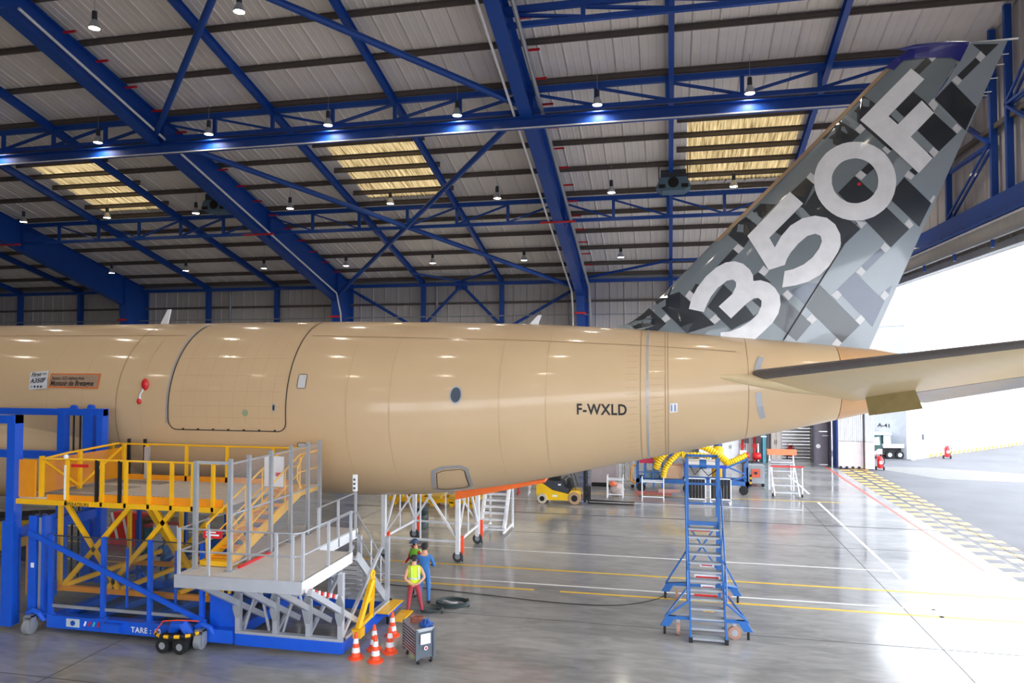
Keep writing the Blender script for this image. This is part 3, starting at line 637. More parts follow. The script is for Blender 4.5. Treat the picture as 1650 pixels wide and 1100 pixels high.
# crown antennas
for x, s in ((-18.7, .55), (-4.55, .3)): part(ac, 'blade_antenna', MB().prism([(x-.1, fz(x)+fr_(x)-.1), (x+.25, fz(x)+fr_(x)-.1), (x+.4, fz(x)+fr_(x)+s), (x+.28, fz(x)+fr_(x)+s)], 'y', YC-.03, YC+.03), WHITE)
# ---- tail fin
def le_x(z):
    if z <= FIN_LE[0][1]: return FIN_LE[0][0]
    return interp(z, [p[1] for p in FIN_LE], [p[0] for p in FIN_LE])
def te_x(z): return 5.98+(z-7.85)*(9.93-5.98)/(17.03-7.85)
def hg_x(z): return 3.51+(z-8.19)*(8.93-3.51)/(17.07-8.19)
def naca(s): return 5*(.2969*math.sqrt(s)-.126*s-.3516*s*s+.2843*s**3-.1036*s**4)
def half_t(x, z):
    a, b = le_x(z), te_x(z); c = max(b-a, .5); s = min(max((x-a)/c, .002), 1)
    return max(.015, c*.085*naca(s))
FGREY = mat('fin_grey', (112, 122, 128), .3, coat=.7, var=.05, scale=.8, coat_rough=.06)
RGREY = mat('rudder_grey', (140, 150, 158), .3, coat=.7, var=.05, scale=.8, coat_rough=.06)  # same grey as the fin, outdoor reflection lightened into the colour
PAT = {'D': mat('fin_black', (30, 36, 43), .3, coat=.7, var=.1, coat_rough=.06), 'P': mat('fin_pale', (205, 205, 208), .35, coat=.4), 'M': mat('fin_mid', (134, 143, 148), .3, coat=.7, coat_rough=.06), 'S': mat('fin_slate', (80, 90, 112), .3, coat=.7, coat_rough=.06)}
ZS = [7.3, 7.9, 8.4]+[p[1] for p in FIN_LE[1:6]]+[10.5+.65*i for i in range(9)]+[16.2, 16.52, 16.83, 17.02]
ZS = sorted(set(ZS))
def airfoil_rings(x0f, x1f, s0=0, n=14, cl=False):
    R = []
    for z in ZS:
        a, b = x0f(z), x1f(z); ks = [(1-math.cos(math.pi*i/n))/2 if not cl else i/n for i in range(n+1)]
        xs = [a+(b-a)*k for k in ks]
        R.append([(x, YC-half_t(x, z), z) for x in xs]+[(x, YC+half_t(x, z), z) for x in reversed(xs)])
    return R
fin = part(ac, 'tail_fin', MB().loft(airfoil_rings(le_x, lambda z: hg_x(z)-.02)), FGREY, True)
rud = part(ac, 'rudder', MB().loft(airfoil_rings(lambda z: hg_x(z)+.02, te_x, n=8, cl=True)), RGREY, True)
def drape(name, polys, m, off, parent):
    vs, fs = tessellate(polys)
    return part(parent, name, MB().add([(x, YC-half_t(x, z)-off, z) for x, z in vs], fs), m)
lay = {'D': .006, 'S': .006, 'M': .010, 'P': .014}
for k_, pl in FIN_PATCHES:
    pl = [(min(x, te_x(z)-.01), z) for x, z in pl]
    mx_ = sum(p[0] for p in pl)/len(pl); mz_ = sum(p[1] for p in pl)/len(pl)
    drape('paint_patch', [pl], PAT[k_], lay[k_], rud if mx_ > hg_x(mz_) else fin)
NUM = mat('numeral_white', (232, 232, 235), .35, coat=.5, coat_rough=.06)
for g in ('3', '5', 'F'): drape('numeral', [FIN_GLYPHS[g]], NUM, .02, fin)
drape('numeral', [[ZERO_O[i], ZERO_O[(i+1) % 40], ZERO_I[(i+1) % 40], ZERO_I[i]] for i in range(40)], NUM, .02, fin)
drape('fin_tip_cap', [CAP], NAVY, .03, fin)
drape('hinge_gap', [[(hg_x(z0)-.02, z0), (hg_x(z0)+.03, z0), (hg_x(z1)+.03, z1), (hg_x(z1)-.02, z1)] for z0, z1 in ((8.15, 10), (10.0, 11.4))], DARKGAP, .024, fin)
drape('leading_edge_strip', [[(le_x(z0)+.0, z0), (le_x(z0)+.16, z0), (le_x(z1)+.16, z1), (le_x(z1), z1)] for z0, z1 in ((11.3, 13.9), (13.9, 16.4))], mat('bronze_edge', (170, 145, 118), .35, .5), .02, fin)
drape('beacon_light', [[(5.72+.06*math.cos(a), 12.88+.05*math.sin(a)) for a in [k*math.pi/4 for k in range(8)]]], RED, .03, fin)
part(fin, 'tip_fairing', MB().loft([[(x, YC+w*math.cos(2*math.pi*k/10), 17.02+h*math.sin(2*math.pi*k/10)) for k in range(10)] for x, w, h in ((6.95, .02, .02), (7.4, .12, .1), (8.2, .16, .12), (8.85, .1, .06))]), NAVY, True)
for z in (16.6, 16.3, 15.9, 15.5): part(rud, 'static_wick', MB().tube((te_x(z)-.02, YC, z), (te_x(z)+.2, YC, z+.01), .012, 5), WHITE)
# ---- horizontal stabiliser, both sides
def htp_sec(sd, y, s0, s1, n=12, up=True):
    k = (22.3-y) if sd < 0 else (y-25.46); c = 4.6-k*(2.7/7.8); xl = 2.42+k*.727; zl = 7.13+k*.114
    ss = [s0+(s1-s0)*(1-math.cos(math.pi*i/n))/2 for i in range(n+1)]
    P = [(xl+c*s, y, zl-c*s*.18+c*.1*naca(max(s, .001))*1.05) for s in ss]+[(xl+c*s, y, zl-c*s*.18-c*.1*naca(max(s, .001))) for s in reversed(ss)]
    return P
ELEV = mat('elevator_grey', (150, 152, 160), .4, coat=.3); LEM = mat('leading_edge_grey', (112, 106, 104), .4, .2)
for sd in (-1, 1):
    ys = [YC+sd*(YC-v) for v in (23.3, 22.3, 20, 18, 16, 14.6)] if sd > 0 else [23.3, 22.3, 20, 18, 16, 14.6]
    ht = part(ac, 'horizontal_stabilizer', MB().loft([htp_sec(sd, y, 0, .7) for y in ys]), TANL if sd < 0 else TAN, True)
    part(ht, 'leading_edge', MB().loft([[(p[0]-.012, p[1], p[2]+(.006 if i < 7 else -.006)) for i, p in enumerate(htp_sec(sd, y, 0, .055, 6))] for y in ys[1:]]), LEM, True)
    part(ht, 'elevator', MB().loft([htp_sec(sd, y, .71, 1.0, 6) for y in ys[1:-1]]), ELEV, True)
part(ac, 'stabilizer_root_fairing', MB().loft([[(x, 22.55+yo+w*math.cos(2*math.pi*k/16), 7.05-(x-1.2)*.12+h*math.sin(2*math.pi*k/16)) for k in range(16)] for x, w, h, yo in ((1.15, .02, .02, -.25), (1.6, .3, .12, -.1), (2.3, .42, .2, 0), (3.4, .45, .25, .1), (4.6, .35, .2, .25), (5.2, .1, .06, .5))]), TANL, True)
pq = [(5.42, 22.25, 6.62), (6.2, 20.65, 6.87), (6.42, 20.65, 6.24), (5.55, 22.25, 5.94)]
pnl = part(ac, 'drooped_elevator_panel', MB().add([(x, y-d, z) for d in (0, .07) for x, y, z in pq], [(0, 1, 2, 3), (7, 6, 5, 4), (0, 4, 5, 1), (1, 5, 6, 2), (2, 6, 7, 3), (3, 7, 4, 0)]), mat('olive_primer', (172, 152, 98), .5))  # panel is tan primer; its shade is put into the colour
for i in range(3): part(pnl, 'hinge_fitting', MB().box(5.6+.25*i, 5.8+.25*i, 21.7-.52*i, 21.85-.52*i, 6.66+.08*i, 6.76+.08*i), WHITE)
part(fin, 'tail_boom', MB().tube((8.85, YC, 17.02), (10.2, YC, 17.05), .03, 6), WHITE)

# ================================================================== lamps and heaters
def make_lamp():
    t = thing('high_bay_lamp', '', 'lamp')
    part(t, 'cable', MB().tube((0, 0, .75), (0, 0, 2.4), .012, 5), GALV, local=True)
    part(t, 'ballast', MB().lathe([(.03, .78), (.1, .74), (.11, .42), (.06, .38)], n=10), DGREY, True, True)
    part(t, 'reflector', MB().lathe([(.07, .4), (.12, .34), (.21, .14), (.23, .02), (.215, .02), (.19, .12), (.08, .34)], n=16), ALU, True, True)
    part(t, 'lens', MB().lathe([(.2, .06), (.2, .03), (.12, .025)], n=16), mat('lamp_glow', (255, 240, 215), .4, emit=40), True, True)
    L = bpy.data.lights.new('lamp_light', 'SPOT'); L.energy = LAMP_WATTS; L.spot_size = 2.7; L.spot_blend = .6; L.shadow_soft_size = .28; L.color = (1, .93, .82)
    lo = bpy.data.objects.new('lamp_light', L); COL.objects.link(lo); lo.parent = t; lo.location = (0, 0, -.06)
    return t
lamp0 = make_lamp()
rows = [(25.5, 21.4, 'highest row under the ridge'), (33.25, 19.35, 'row along the long crane-runway truss'), (41.6, 17.2, 'middle row below the skylights'), (49.8, 14.65, 'lowest row near the back wall'), (17.0, 21.0, 'row nearest overhead of the aircraft'), (8.6, 18.8, 'row above the hangar front bay'), (.6, 16.6, 'row along the hangar front wall')]
first = True
for y, z, nm in rows:
    xs = [-3.15+6.75*i for i in range(-6, 3)]
    for i, x in enumerate(xs):
        lb = 'round hanging high-bay lamp, %s from the left in the %s' % (ordinal(i), nm)
        if first: lamp0.location = (x, y, z); lamp0['label'] = lb; lamp0['group'] = 'high-bay lamps under the roof'; first = False
        else: dup(lamp0, None, (x, y, z), label=lb)
for x, y, z, lb in ((-28.7, 42.0, 17.7, 'grey unit heater hanging left beside the blue frame'), (.33, 42.0, 17.6, 'grey-blue unit heater hanging right in front of a skylight')):
    t = thing('unit_heater', lb, 'heater', (x, y, z), group='unit heaters')
    part(t, 'casing', MB().prism([(-.75, .3), (.75, .3), (.95, -.25), (.6, -.45), (-.6, -.45), (-.95, -.25)], 'y', -.6, .6), mat('heater_blue_grey', (92, 120, 140), .5), local=True)
    part(t, 'hood', MB().box(-.7, .7, -.5, .5, .3, .75), DGREY, local=True)
    for sx in (-1, 1):
        part(t, 'louvre', MB().box(sx*.62-.18, sx*.62+.18, -.63, -.6, -.3, -.1), BLACK, local=True)
        part(t, 'hanger_rod', MB().tube((sx*.8, 0, .3), (sx*.8, 0, 1.3), .03, 6), DGREY, local=True)
    part(t, 'fan_grille', MB().lathe([(.3, -.62), (.3, -.6)], n=16, axis='y'), BLACK, local=True)

# ================================================================== floor paint and door rails
LW = mat('white_floor_paint', (226, 228, 226), .45); LY = mat('yellow_floor_paint', (226, 186, 60), .45); LR = mat('red_floor_paint', (224, 92, 74), .45); JO = mat('joint_filler', (58, 58, 58), .7)
def strip(x0, x1, y0, y1, m, n='floor_marking', z=.004): struct(n, MB().box(x0, x1, y0, y1, .0005, z), m, parent=floor)
strip(-30, 13, 25.84, 25.98, LY); strip(-30, 7.8, 24.16, 24.26, LW); strip(-30, -4.35, 23.48, 23.62, LY); strip(-3.5, 13, 23.5, 23.64, LY); strip(-5.9, -4.45, 23.48, 23.62, LY, z=.006)
strip(-30, 7.8, 28.3, 28.4, LW); strip(-30, 13, 35.6, 35.7, JO); strip(-10, 6.6, 39.1, 39.2, LW); strip(-6, 9, 41.6, 41.72, LY)
for y0, y1 in ((27.4, 41.5), (19, 21.6), (23.2, 24.26), (44, 51.2), (2, 17)): strip(7.7, 7.82, y0, y1, LW)
for y in (14.6, 20.9, 31.5): strip(BX0, 13.2, y, y+.02, JO, 'floor_joint')
for x in (-20.9, -14.4, -6.4 if 0 else -27.5, 6.9): strip(x, x+.02, NY, 58, JO, 'floor_joint')
for y0, y1 in ((29, 56),): strip(10.9, 11.05, y0, y1, LR)
hz_y = mat('hazard_yellow', (222, 176, 84), .5); hz_g = mat('hazard_grey', (84, 84, 88), .6)
k = 0; y = 10.0
tile_a = MB().box(0, .62, 0, .5, .001, .006)
ta, tb = tile_a.mesh('hazard_tile', hz_y), tile_a.mesh('hazard_tile', hz_g)
while y < 54.8:
    for j, x0 in enumerate((11.62, 12.45, 12.95)):
        link('hazard_tile', ta if (k+j) % 2 == 0 else tb, floor, (x0, y+.25*j, 0))
    y += .58; k += 1
for x in (12.3, 12.4, 13.05, 13.14): struct('door_rail', MB().box(x, x+.035, NY, 55, .0, .012), DGREY, parent=floor)

# ================================================================== door leaf stack at the far end of the opening
door_2 = link('door_2', None); door_2['kind'] = 'structure'
PINK = mat('plinth_mauve', (196, 186, 190), .5); RIBW = mat('rib_white', (224, 226, 230), .45); DDOOR = mat('door_dark', (112, 106, 118), .5)
struct('door_leaf', MB().box(11.7, 13.35, 55.2, 56.6, 1.95, 12), RIBW, parent=door_2)
for i in range(12): struct('rib', MB().box(11.72+.135*i, 11.78+.135*i, 55.14, 55.2, 1.95, 12), ALU if i % 2 else RIBW, parent=door_2)
struct('plinth', MB().box(11.7, 13.35, 55.16, 56.6, .05, 1.92), PINK, parent=door_2)
struct('door_leaf', MB().box(13.4, 14.0, 54.9, 56.2, 1.95, 12), ALU, parent=door_2)
for i in range(5): struct('rib', MB().box(13.42+.12*i, 13.46+.12*i, 54.84, 54.9, 1.95, 12), RIBW, parent=door_2)
struct('plinth', MB().box(13.4, 14.0, 54.88, 56.2, .05, 1.92), PINK, parent=door_2)
for i in range(4): struct('roller', MB().lathe([(.09, -.05), (.09, .05)], (11.85+.4*i, 55.1, .1), 10, 'y'), BLACK, parent=door_2)
struct('blue_edge', MB().box(11.62, 11.7, 55.3, 56.6, 0, 12), BLUE, parent=door_2)
door_3 = link('door_3', None); door_3['kind'] = 'structure'
struct('door_panel', MB().box(10.5, 11.45, 57.0, 57.1, .03, 2.4), DDOOR, parent=door_3)
struct('upper_panel', MB().box(10.5, 11.5, 57.0, 57.1, 2.45, 4.6), DDOOR, parent=door_3)
struct('door_frame', MB().box(10.38, 10.5, 56.9, 57.2, 0, 4.7).box(11.4, 11.55, 56.6, 57.2, 0, 4.7), mat('frame_violet_grey', (84, 78, 96), .5), parent=door_3)
struct('porthole_sign', MB().lathe([(.16, -.02), (.16, 0)], (10.72, 57.0, 1.35), 12, 'y'), WHITE, parent=door_3)
struct('push_bar', MB().box(11.0, 11.4, 56.9, 56.98, 2.1, 2.16), WHITE, parent=door_3)

# ================================================================== outside
WB = mat('white_cladding', (240, 240, 240), .6); GB = mat('pale_grey_cladding', (158, 162, 168), .6)
bd = thing('neighbouring_building', 'white industrial hall with grey end panel outside the open hangar door', 'building', (18.3, 61.3, 0))
dv = Vector((.699, .715, 0)); nv = Vector((.715, -.699, 0)); B0 = Vector((18.3, 61.3, 0))
def bpt(a, b, z): p = B0+dv*a+nv*b; return (p.x, p.y, z)
part(bd, 'long_wall', MB().add([bpt(a, b, z) for z in (0, 13) for a, b in ((0, 0), (90, 0), (90, -.4), (0, -.4))], [(0, 1, 2, 3), (4, 7, 6, 5), (0, 4, 5, 1), (1, 5, 6, 2), (2, 6, 7, 3), (3, 7, 4, 0)]), WB)
part(bd, 'end_wall', MB().prism([(18.3, 61.3), (14.2, 65.6), (14.5, 65.9), (18.55, 61.6)], 'z', 0, 10.4), GB)
part(bd, 'upper_end_wall', MB().prism([(18.35, 61.4), (-20, 101.6), (-19.7, 101.9), (18.6, 61.7)], 'z', 0, 13), WB)
part(bd, 'coping', MB().prism([(18.4, 61.15), (14.1, 65.6), (14.5, 66), (18.7, 61.5)], 'z', 10.4, 10.6), ALU)
part(bd, 'corner_post', MB().box(18.2, 18.5, 61.15, 61.45, 0, 10.8), WHITE)
part(bd, 'flat_roof', MB().add([bpt(a, b, z) for z in (13, 13.3) for a, b in ((-.2, .2), (90, .2), (90, -50), (-.2, -50))], [(0, 1, 2, 3), (4, 7, 6, 5), (0, 4, 5, 1), (1, 5, 6, 2), (2, 6, 7, 3), (3, 7, 4, 0)]), WB)
dd = part(bd, 'side_door', MB().add([bpt(a, b, z) for z in (0, 2.3) for a, b in ((1.0, .0), (2.0, .0), (2.0, .06), (1.0, .06))], [(0, 1, 2, 3), (4, 7, 6, 5), (0, 4, 5, 1), (1, 5, 6, 2), (2, 6, 7, 3), (3, 7, 4, 0)]), WHITE)
part(dd, 'door_window', MB().add([bpt(a, .07, z) for a, z in ((1.35, 1.45), (1.7, 1.45), (1.7, 1.9), (1.35, 1.9))], [(0, 1, 2, 3)]), DGREY)
part(dd, 'door_surround', MB().add([bpt(a, .1, z) for a, z in ((2.0, 0), (2.12, 0), (2.12, 2.4), (.95, 2.4), (.95, 2.3), (2.0, 2.3))], [(0, 1, 2, 3, 4, 5)]), GALV)
for a in (12.5, 16.5, 28): part(bd, 'cladding_joint', MB().add([bpt(a, .02, 0), bpt(a+.08, .02, 0), bpt(a+.08, .02, 13), bpt(a, .02, 13)], [(0, 1, 2, 3)]), GB)
part(bd, 'wall_window', MB().add([bpt(a, .03, z) for a, z in ((17.5, 8.3), (30, 8.3), (30, 11), (17.5, 11))], [(0, 1, 2, 3)]), mat('window_grey_blue', (180, 192, 205), .2))
for i in range(40): part(bd, 'base_stripe', MB().add([bpt(2.6+i*.75, .05, .02), bpt(3.0+i*.75, .05, .02), bpt(3.0+i*.75, .05, .28), bpt(2.6+i*.75, .05, .28)], [(0, 1, 2, 3)]), hz_y if i % 2 else LY)
def etext(a, b): v = Vector((18.3, 61.3, 0))+Vector((-.69, .724, 0))*(2.75-a)+Vector((-.724, -.69, 0))*.03; return (v.x, v.y, 2.35+b)
part(bd, 'bay_lettering', text_mb('A-41', .42, etext, .02, width=1.0), MATS['black_lettering'])
# utility truck
t = thing('utility_cart', 'small white and green utility truck with open bed parked outside', 'utility vehicle', (15.9, 62.2, 0), .12)
GRN = mat('dark_green_panel', (40, 70, 66), .4); GL = mat('cab_glass', (170, 190, 200), .1, coat=.5)
part(t, 'cab', MB().prism([(-.9, .45), (-.98, .95), (-.75, 1.6), (-.55, 1.85), (.25, 1.85), (.3, .45)], 'y', -.62, .62), GRN, local=True)
part(t, 'cab_roof', MB().prism([(-.55, 1.85), (-.45, 1.95), (1.0, 1.98), (1.05, 1.85)], 'y', -.64, .64), WHITE, local=True)
part(t, 'side_window', MB().prism([(-.72, 1.05), (-.6, 1.6), (.1, 1.7), (.15, 1.05)], 'y', -.635, -.62), GL, local=True)
part(t, 'rear_window', MB().box(.4, .95, -.635, .6, 1.15, 1.8), GL, local=True)
part(t, 'door_sill', MB().prism([(-.5, .35), (.3, .35), (.3, .75), (0, .75)], 'y', -.66, .66), WHITE, local=True)
part(t, 'bed', MB().box(.35, 2.3, -.7, .7, .85, .92).box(.35, 2.3, -.7, -.66, .92, 1.15).box(.35, 2.3, .66, .7, .92, 1.15).box(2.26, 2.3, -.7, .7, .92, 1.15), WHITE, local=True)
part(t, 'underframe', MB().box(-.8, 2.1, -.5, .5, .4, .82), BLACK, local=True)
for wx in (-.6, .85, 1.6):
    for sy in (-1, 1):
        w = part(t, 'wheel', MB().lathe([(.18, -.1), (.3, -.1), (.3, .1), (.18, .1)], (wx, sy*.6, .3), 16, 'y'), BLACK, True, True); part(w, 'hub', MB().lathe([(.16, -.11), (.16, .11)], (wx, sy*.6, .3), 12, 'y'), ALU, True, True)
def extinguisher(x, y, lb, s=1.0):
    t = thing('wheeled_extinguisher', lb, 'extinguisher', (x, y, 0))
    part(t, 'cylinder', MB().lathe([(.05, .12), (.19, .18), (.2, .75), (.12, .95), (.05, 1.0)], n=14), RED, True, True)
    part(t, 'hose', MB().path([(0, -.1, 1.0), (.2, -.2, .95), (.25, -.2, .55), (.1, -.22, .35)], .03, 6), BLACK, True, True)
    part(t, 'label_plate', MB().box(-.1, .1, -.21, -.2, .45, .65), WHITE, local=True)
    for sx in (-1, 1): part(t, 'wheel', MB().lathe([(.14, -.03), (.14, .03)], (sx*.25, .05, .14), 12, 'x'), BLACK, True, True)
    part(t, 'handle', MB().path([(-.16, .12, .6), (-.16, .2, 1.2), (.16, .2, 1.2), (.16, .12, .6)], .02, 6), RED, True, True)
extinguisher(14.35, 54.9, 'red wheeled fire extinguisher beside the folded hangar door leaves')
extinguisher(21.2, 62.6, 'red wheeled fire extinguisher outside by the white building')
extinguisher(9.3, 60.3, 'red wheeled fire extinguisher in front of the slatted shutter')

# ================================================================== blue and yellow loading lift
YF = 17.15
lift = thing('loading_lift', 'blue mobile lift with yellow railed platform standing beside the fuselage', 'lift platform', (-15, 18.9, 0))
lp = lambda n, mb, m, par=None, **k: part(par or lift, n, mb, m, **k)
ch = lp('chassis', MB().box(-16.85, -11.12, YF-.1, YF+.15, .13, .47).box(-16.85, -11.12, 20.4, 20.65, .13, .47).box(-16.85, -16.55, YF, 20.6, .15, .45).box(-11.4, -11.12, YF, 20.6, .15, .45), BLUE2)
for x in (-15.5, -13.9, -12.5): lp('cross_member', MB().bar((x-.5, YF+.1, .3), (x+.5, 20.5, .3), .3, .25), BLUE, ch)
lp('floor_plate', MB().box(-16.6, -11.3, YF+.1, 20.5, .2, .24), mat('deck_dark', (52, 64, 82), .5), ch)
lp('tare_lettering', text_mb('TARE : 10', .2, lambda a, b: (-14.15+a, YF-.105, .21+b), .02, 1.1), WHITE, ch)
pl = lp('maker_plate', MB().box(-16.2, -15.78, YF-.11, YF-.1, .2, .42), mat('plate_grey', (190, 205, 215), .4), ch)
lp('plate_emblem', MB().lathe([(.07, -.02), (.07, 0)], (-15.98, YF-.11, .31), 14, 'y'), BLUE, ch)
for i, c in enumerate((WHITE, RED, mat('teal_mark', (60, 190, 170), .5), RED, YEL)):
    lp('logo_mark', MB().bar((-15.62+.14*i, YF-.105, .26), (-15.57+.14*i, YF-.105, .38), .012, .05), c, ch)
lp('tow_lug', MB().box(-14.95, -14.4, YF-.25, YF-.1, .2, .42), BLUE2, ch)
def caster(par, x, y, m=None, r=.2, s=.62):
    a = lp('caster_arch', MB().path([(x-.42*s, y+.22, .32), (x-.3*s, y+.12, .52), (x, y+.1, .6), (x+.3*s, y+.12, .52), (x+.42*s, y+.22, .32)], .075, 8), BLUE2, par, smooth=True)
    lp('caster_wheel', MB().lathe([(r*.5, -.09), (r, -.08), (r, .08), (r*.5, .09)], (x, y, r), 16, 'x'), m or GALV, a, smooth=True)
    lp('caster_fork', MB().box(x-.14, x-.11, y-.08, y+.08, .12, .5).box(x+.11, x+.14, y-.08, y+.08, .12, .5).box(x-.14, x+.14, y-.08, y+.08, .46, .5), GALV, a)
caster(lift, -17.2, 16.85); caster(lift, -11.95, 16.9); caster(lift, -17.2, 20.8); caster(lift, -11.95, 20.8)
# masts
lp('mast', MB().box(-18.22, -17.95, 16.98, 17.25, .1, 5.95).box(-18.27, -17.9, 16.93, 17.0, .1, 3.0), BLUE2)
lp('mast', MB().box(-19.0, -18.8, 16.98, 17.2, .1, 5.9), BLUE2)
lp('mast_cap', MB().box(-20.5, -17.95, 16.95, 17.25, 5.72, 5.95), BLUE2)
for x0, x1 in ((-19.52, -19.28), (-18.55, -18.2), (-18.03, -17.8)): lp('mast', MB().box(x0, x1, 20.02, 20.28, .4, 5.95), BLUE2)
lp('rear_beam', MB().box(-23.5, -17.8, 20.05, 20.25, 5.72, 5.93), BLUE2)
for x in (-19.0, -18.75): lp('hoist_chain', MB().tube((x, 20.15, .5), (x, 20.15, 5.8), .03, 6), BLACK)
lp('sheave', MB().lathe([(.11, -.06), (.11, .06)], (-19.0, 20.15, 5.95), 14, 'y'), BLUE2, smooth=True)
lp('sheave', MB().lathe([(.11, -.06), (.11, .06)], (-18.35, 20.15, 5.97), 14, 'y'), BLUE2, smooth=True)
lp('side_beam', MB().box(-18.15, -17.9, 17.2, 20.2, 2.5, 2.78), BLUE2)
lp('side_beam', MB().box(-24, -18.1, 20.0, 20.25, 4.3, 4.55), BLUE2)
lp('inner_mast', MB().box(-17.55, -17.3, YF-.05, YF+.3, .3, 3.15).box(-17.12, -17.02, YF-.05, YF+.3, .3, 3.15), BLUE2)
lp('mast_guide', MB().box(-17.26, -17.16, YF, YF+.1, .5, 3.1), GALV)
lp('mast_motor', MB().lathe([(.1, 0), (.1, .4)], (-16.95, YF+.2, .9), 12), BLUE2, smooth=True)
lp('warning_label', MB().box(-17.45, -17.35, YF-.06, YF-.05, 1.72, 1.85), WHITE)
lp('cable_cover', MB().path([(-17.5, YF, 3.1), (-17.4, YF, 3.28), (-17.25, YF, 3.28), (-17.15, YF, 3.1)], .03, 6), BLACK)
lp('vertical_timber', MB().box(-17.78, -17.66, YF+.1, YF+.2, .9, 2.5), mat('tan_strip', (214, 150, 70), .5))
lp('mast_panel', MB().box(-17.95, -17.55, YF+.02, YF+.04, .4, 2.6), CLEAR)
# clear guard fence round the chassis
FP = [-16.82, -15.12, -13.66, -12.08]
for x in FP:
    p_ = lp('fence_post', MB().box(x-.055, x+.055, YF-.06, YF+.05, .47, 2.66), BLUE2); lp('foot_plate', MB().box(x-.12, x+.12, YF-.12, YF+.05, .47, .5), BLUE2, p_)
    lp('fence_post', MB().box(x-.05, x+.05, 20.5, 20.6, .47, 2.66), BLUE)
for x in (-14.4, -12.9): lp('fence_stile', MB().box(x-.025, x+.025, YF, YF+.05, .8, 2.4), BLUE2)
for a, b in zip(FP, FP[1:]):
    lp('clear_panel', MB().box(a+.07, b-.07, YF, YF+.015, .75, 2.62), CLEAR)
    lp('clear_panel', MB().box(a+.07, b-.07, 20.55, 20.565, .75, 2.62), CLEAR)
    lp('fence_rail', MB().box(a, b, YF-.01, YF+.03, .66, .74), GALV)
    lp('fence_rail', MB().box(a, b, YF-.0, YF+.02, 2.61, 2.64), DGREY)
lp('end_plate', MB().prism([(-11.95, .3), (-11.1, .3), (-11.1, 1.7), (-11.2, 1.88), (-11.35, 1.95), (-11.75, 1.95), (-11.9, 1.85), (-11.95, 1.7)], 'y', YF+.15, YF+.3), BLUE2)
lp('diagonal_brace', MB().bar((-17.5, YF-.1, 2.7), (-11.9, YF-.1, .62), .07, .13), BLUE2)
lp('diagonal_brace', MB().bar((-16.8, 20.5, .7), (-12, 20.5, 2.5), .07, .13), BLUE)
# yellow lower frame and cross braces
for y in (YF+.35, 20.2):
    lp('lower_rail', MB().box(-16.9, -11.5, y-.06, y+.06, 1.02, 1.16), ORA)
    for a, b in (((-16.7, 3.45), (-14.95, 1.15)), ((-14.6, 3.45), (-16.75, 1.15)), ((-13.85, 3.45), (-12.2, 1.15)), ((-13.2, 3.45), (-15.3, 1.15))): lp('cross_brace', MB().bar((a[0], y, a[1]), (b[0], y, b[1]), .07, .13), YEL)
    for x in (-16.88, -15.0, -11.9) if y > 19 else (-16.88,): lp('support_post', MB().box(x-.05, x+.05, y-.05, y+.05, 1.0, 3.48), YEL)
for x in (-16.6, -14.8, -13): lp('lower_tie', MB().bar((x, YF+.3, 1.2), (x+.9, 20.2, 1.5), .1, .12), YEL)
# platform deck
dk = lp('platform_deck', MB().box(-18.1, -11.55, YF+.02, 20.55, 3.58, 3.66), mat('deck_grey', (196, 190, 184), .6, var=.08))
HST = mat('stripe_grey', (112, 106, 98), .6)
for i in range(44):
    x = -17.9+i*.16
    if i < 26: lp('hazard_stripe', MB().prism([(x, YF+.35), (x+.08, YF+.35), (x+.2, YF+.8), (x+.12, YF+.8)], 'z', 3.661, 3.664), HST, dk)
    if i < 14: lp('hazard_stripe', MB().prism([(x+.3, 19.7), (x+.38, 19.7), (x+.55, 20.3), (x+.47, 20.3)], 'z', 3.661, 3.664), HST, dk)
    if i < 12: lp('hazard_stripe', MB().prism([(x, YF+.95), (x+.07, YF+.95), (x+.4, 19.3), (x+.33, 19.3)], 'z', 3.661, 3.664), HST, dk)
lp('edge_beam', MB().box(-18.15, -11.5, YF-.1, YF+.02, 3.48, 3.62), YEL)
lp('edge_beam', MB().box(-18.1, -11.5, 20.55, 20.67, 3.44, 3.7), YEL)
lp('toe_board', MB().box(-15.3, -11.5, YF-.02, YF+.0, 3.62, 3.82), ORA); lp('toe_board', MB().box(-17.0, -15.3, YF-.02, YF, 3.62, 3.76), ORA)
lp('toe_board', MB().box(-17.8, -11.5, 20.5, 20.53, 3.66, 3.82), ORA)
lp('load_lettering', text_mb('OPERATEURS', .13, lambda a, b: (-16.35+a, YF-.105, 3.49+b), .02, 1.05), MATS['black_lettering'])
for x in (-16.3, -15.17, -14.42, -13.7, -13.0, -12.36, -11.76): lp('rail_post', MB().box(x-.04, x+.04, YF-.1, YF-.02, 3.5, 4.78), YEL)
lp('top_rail', MB().path([(-17.1, YF-.06, 4.74), (-16.3, YF-.06, 4.76), (-11.6, YF-.06, 4.76)], .03, 8), YEL)
for x in (-17.85, -16.55, -15.1, -13.65, -12.05): lp('rail_post', MB().box(x-.04, x+.04, 20.5, 20.58, 3.66, 4.78), YEL)
lp('top_rail', MB().tube((-17.85, 20.54, 4.79), (-10.8, 20.54, 4.79), .032), YEL)
lp('gate_frame', MB().path([(-17.1, YF, 4.75), (-17.3, 18.2, 4.78), (-17.5, 20.4, 4.82)], .035, 8), YEL)
for y in (YF+.1, 18.6, 20.4): lp('gate_post', MB().box(-17.35, -17.25, y-.05, y+.05, 3.66, 4.8), YEL)
lp('gate_brace', MB().bar((-17.3, YF+.1, 4.7), (-17.3, 18.6, 3.75), .04, .06), YEL); lp('gate_brace', MB().bar((-17.3, 18.6, 3.75), (-17.3, 20.3, 4.7), .04, .06), YEL)
lp('gate_panel', MB().box(-17.34, -17.32, YF+.15, 20.3, 3.75, 4.7), glassy('amber_panel', (240, 160, 30), .45))
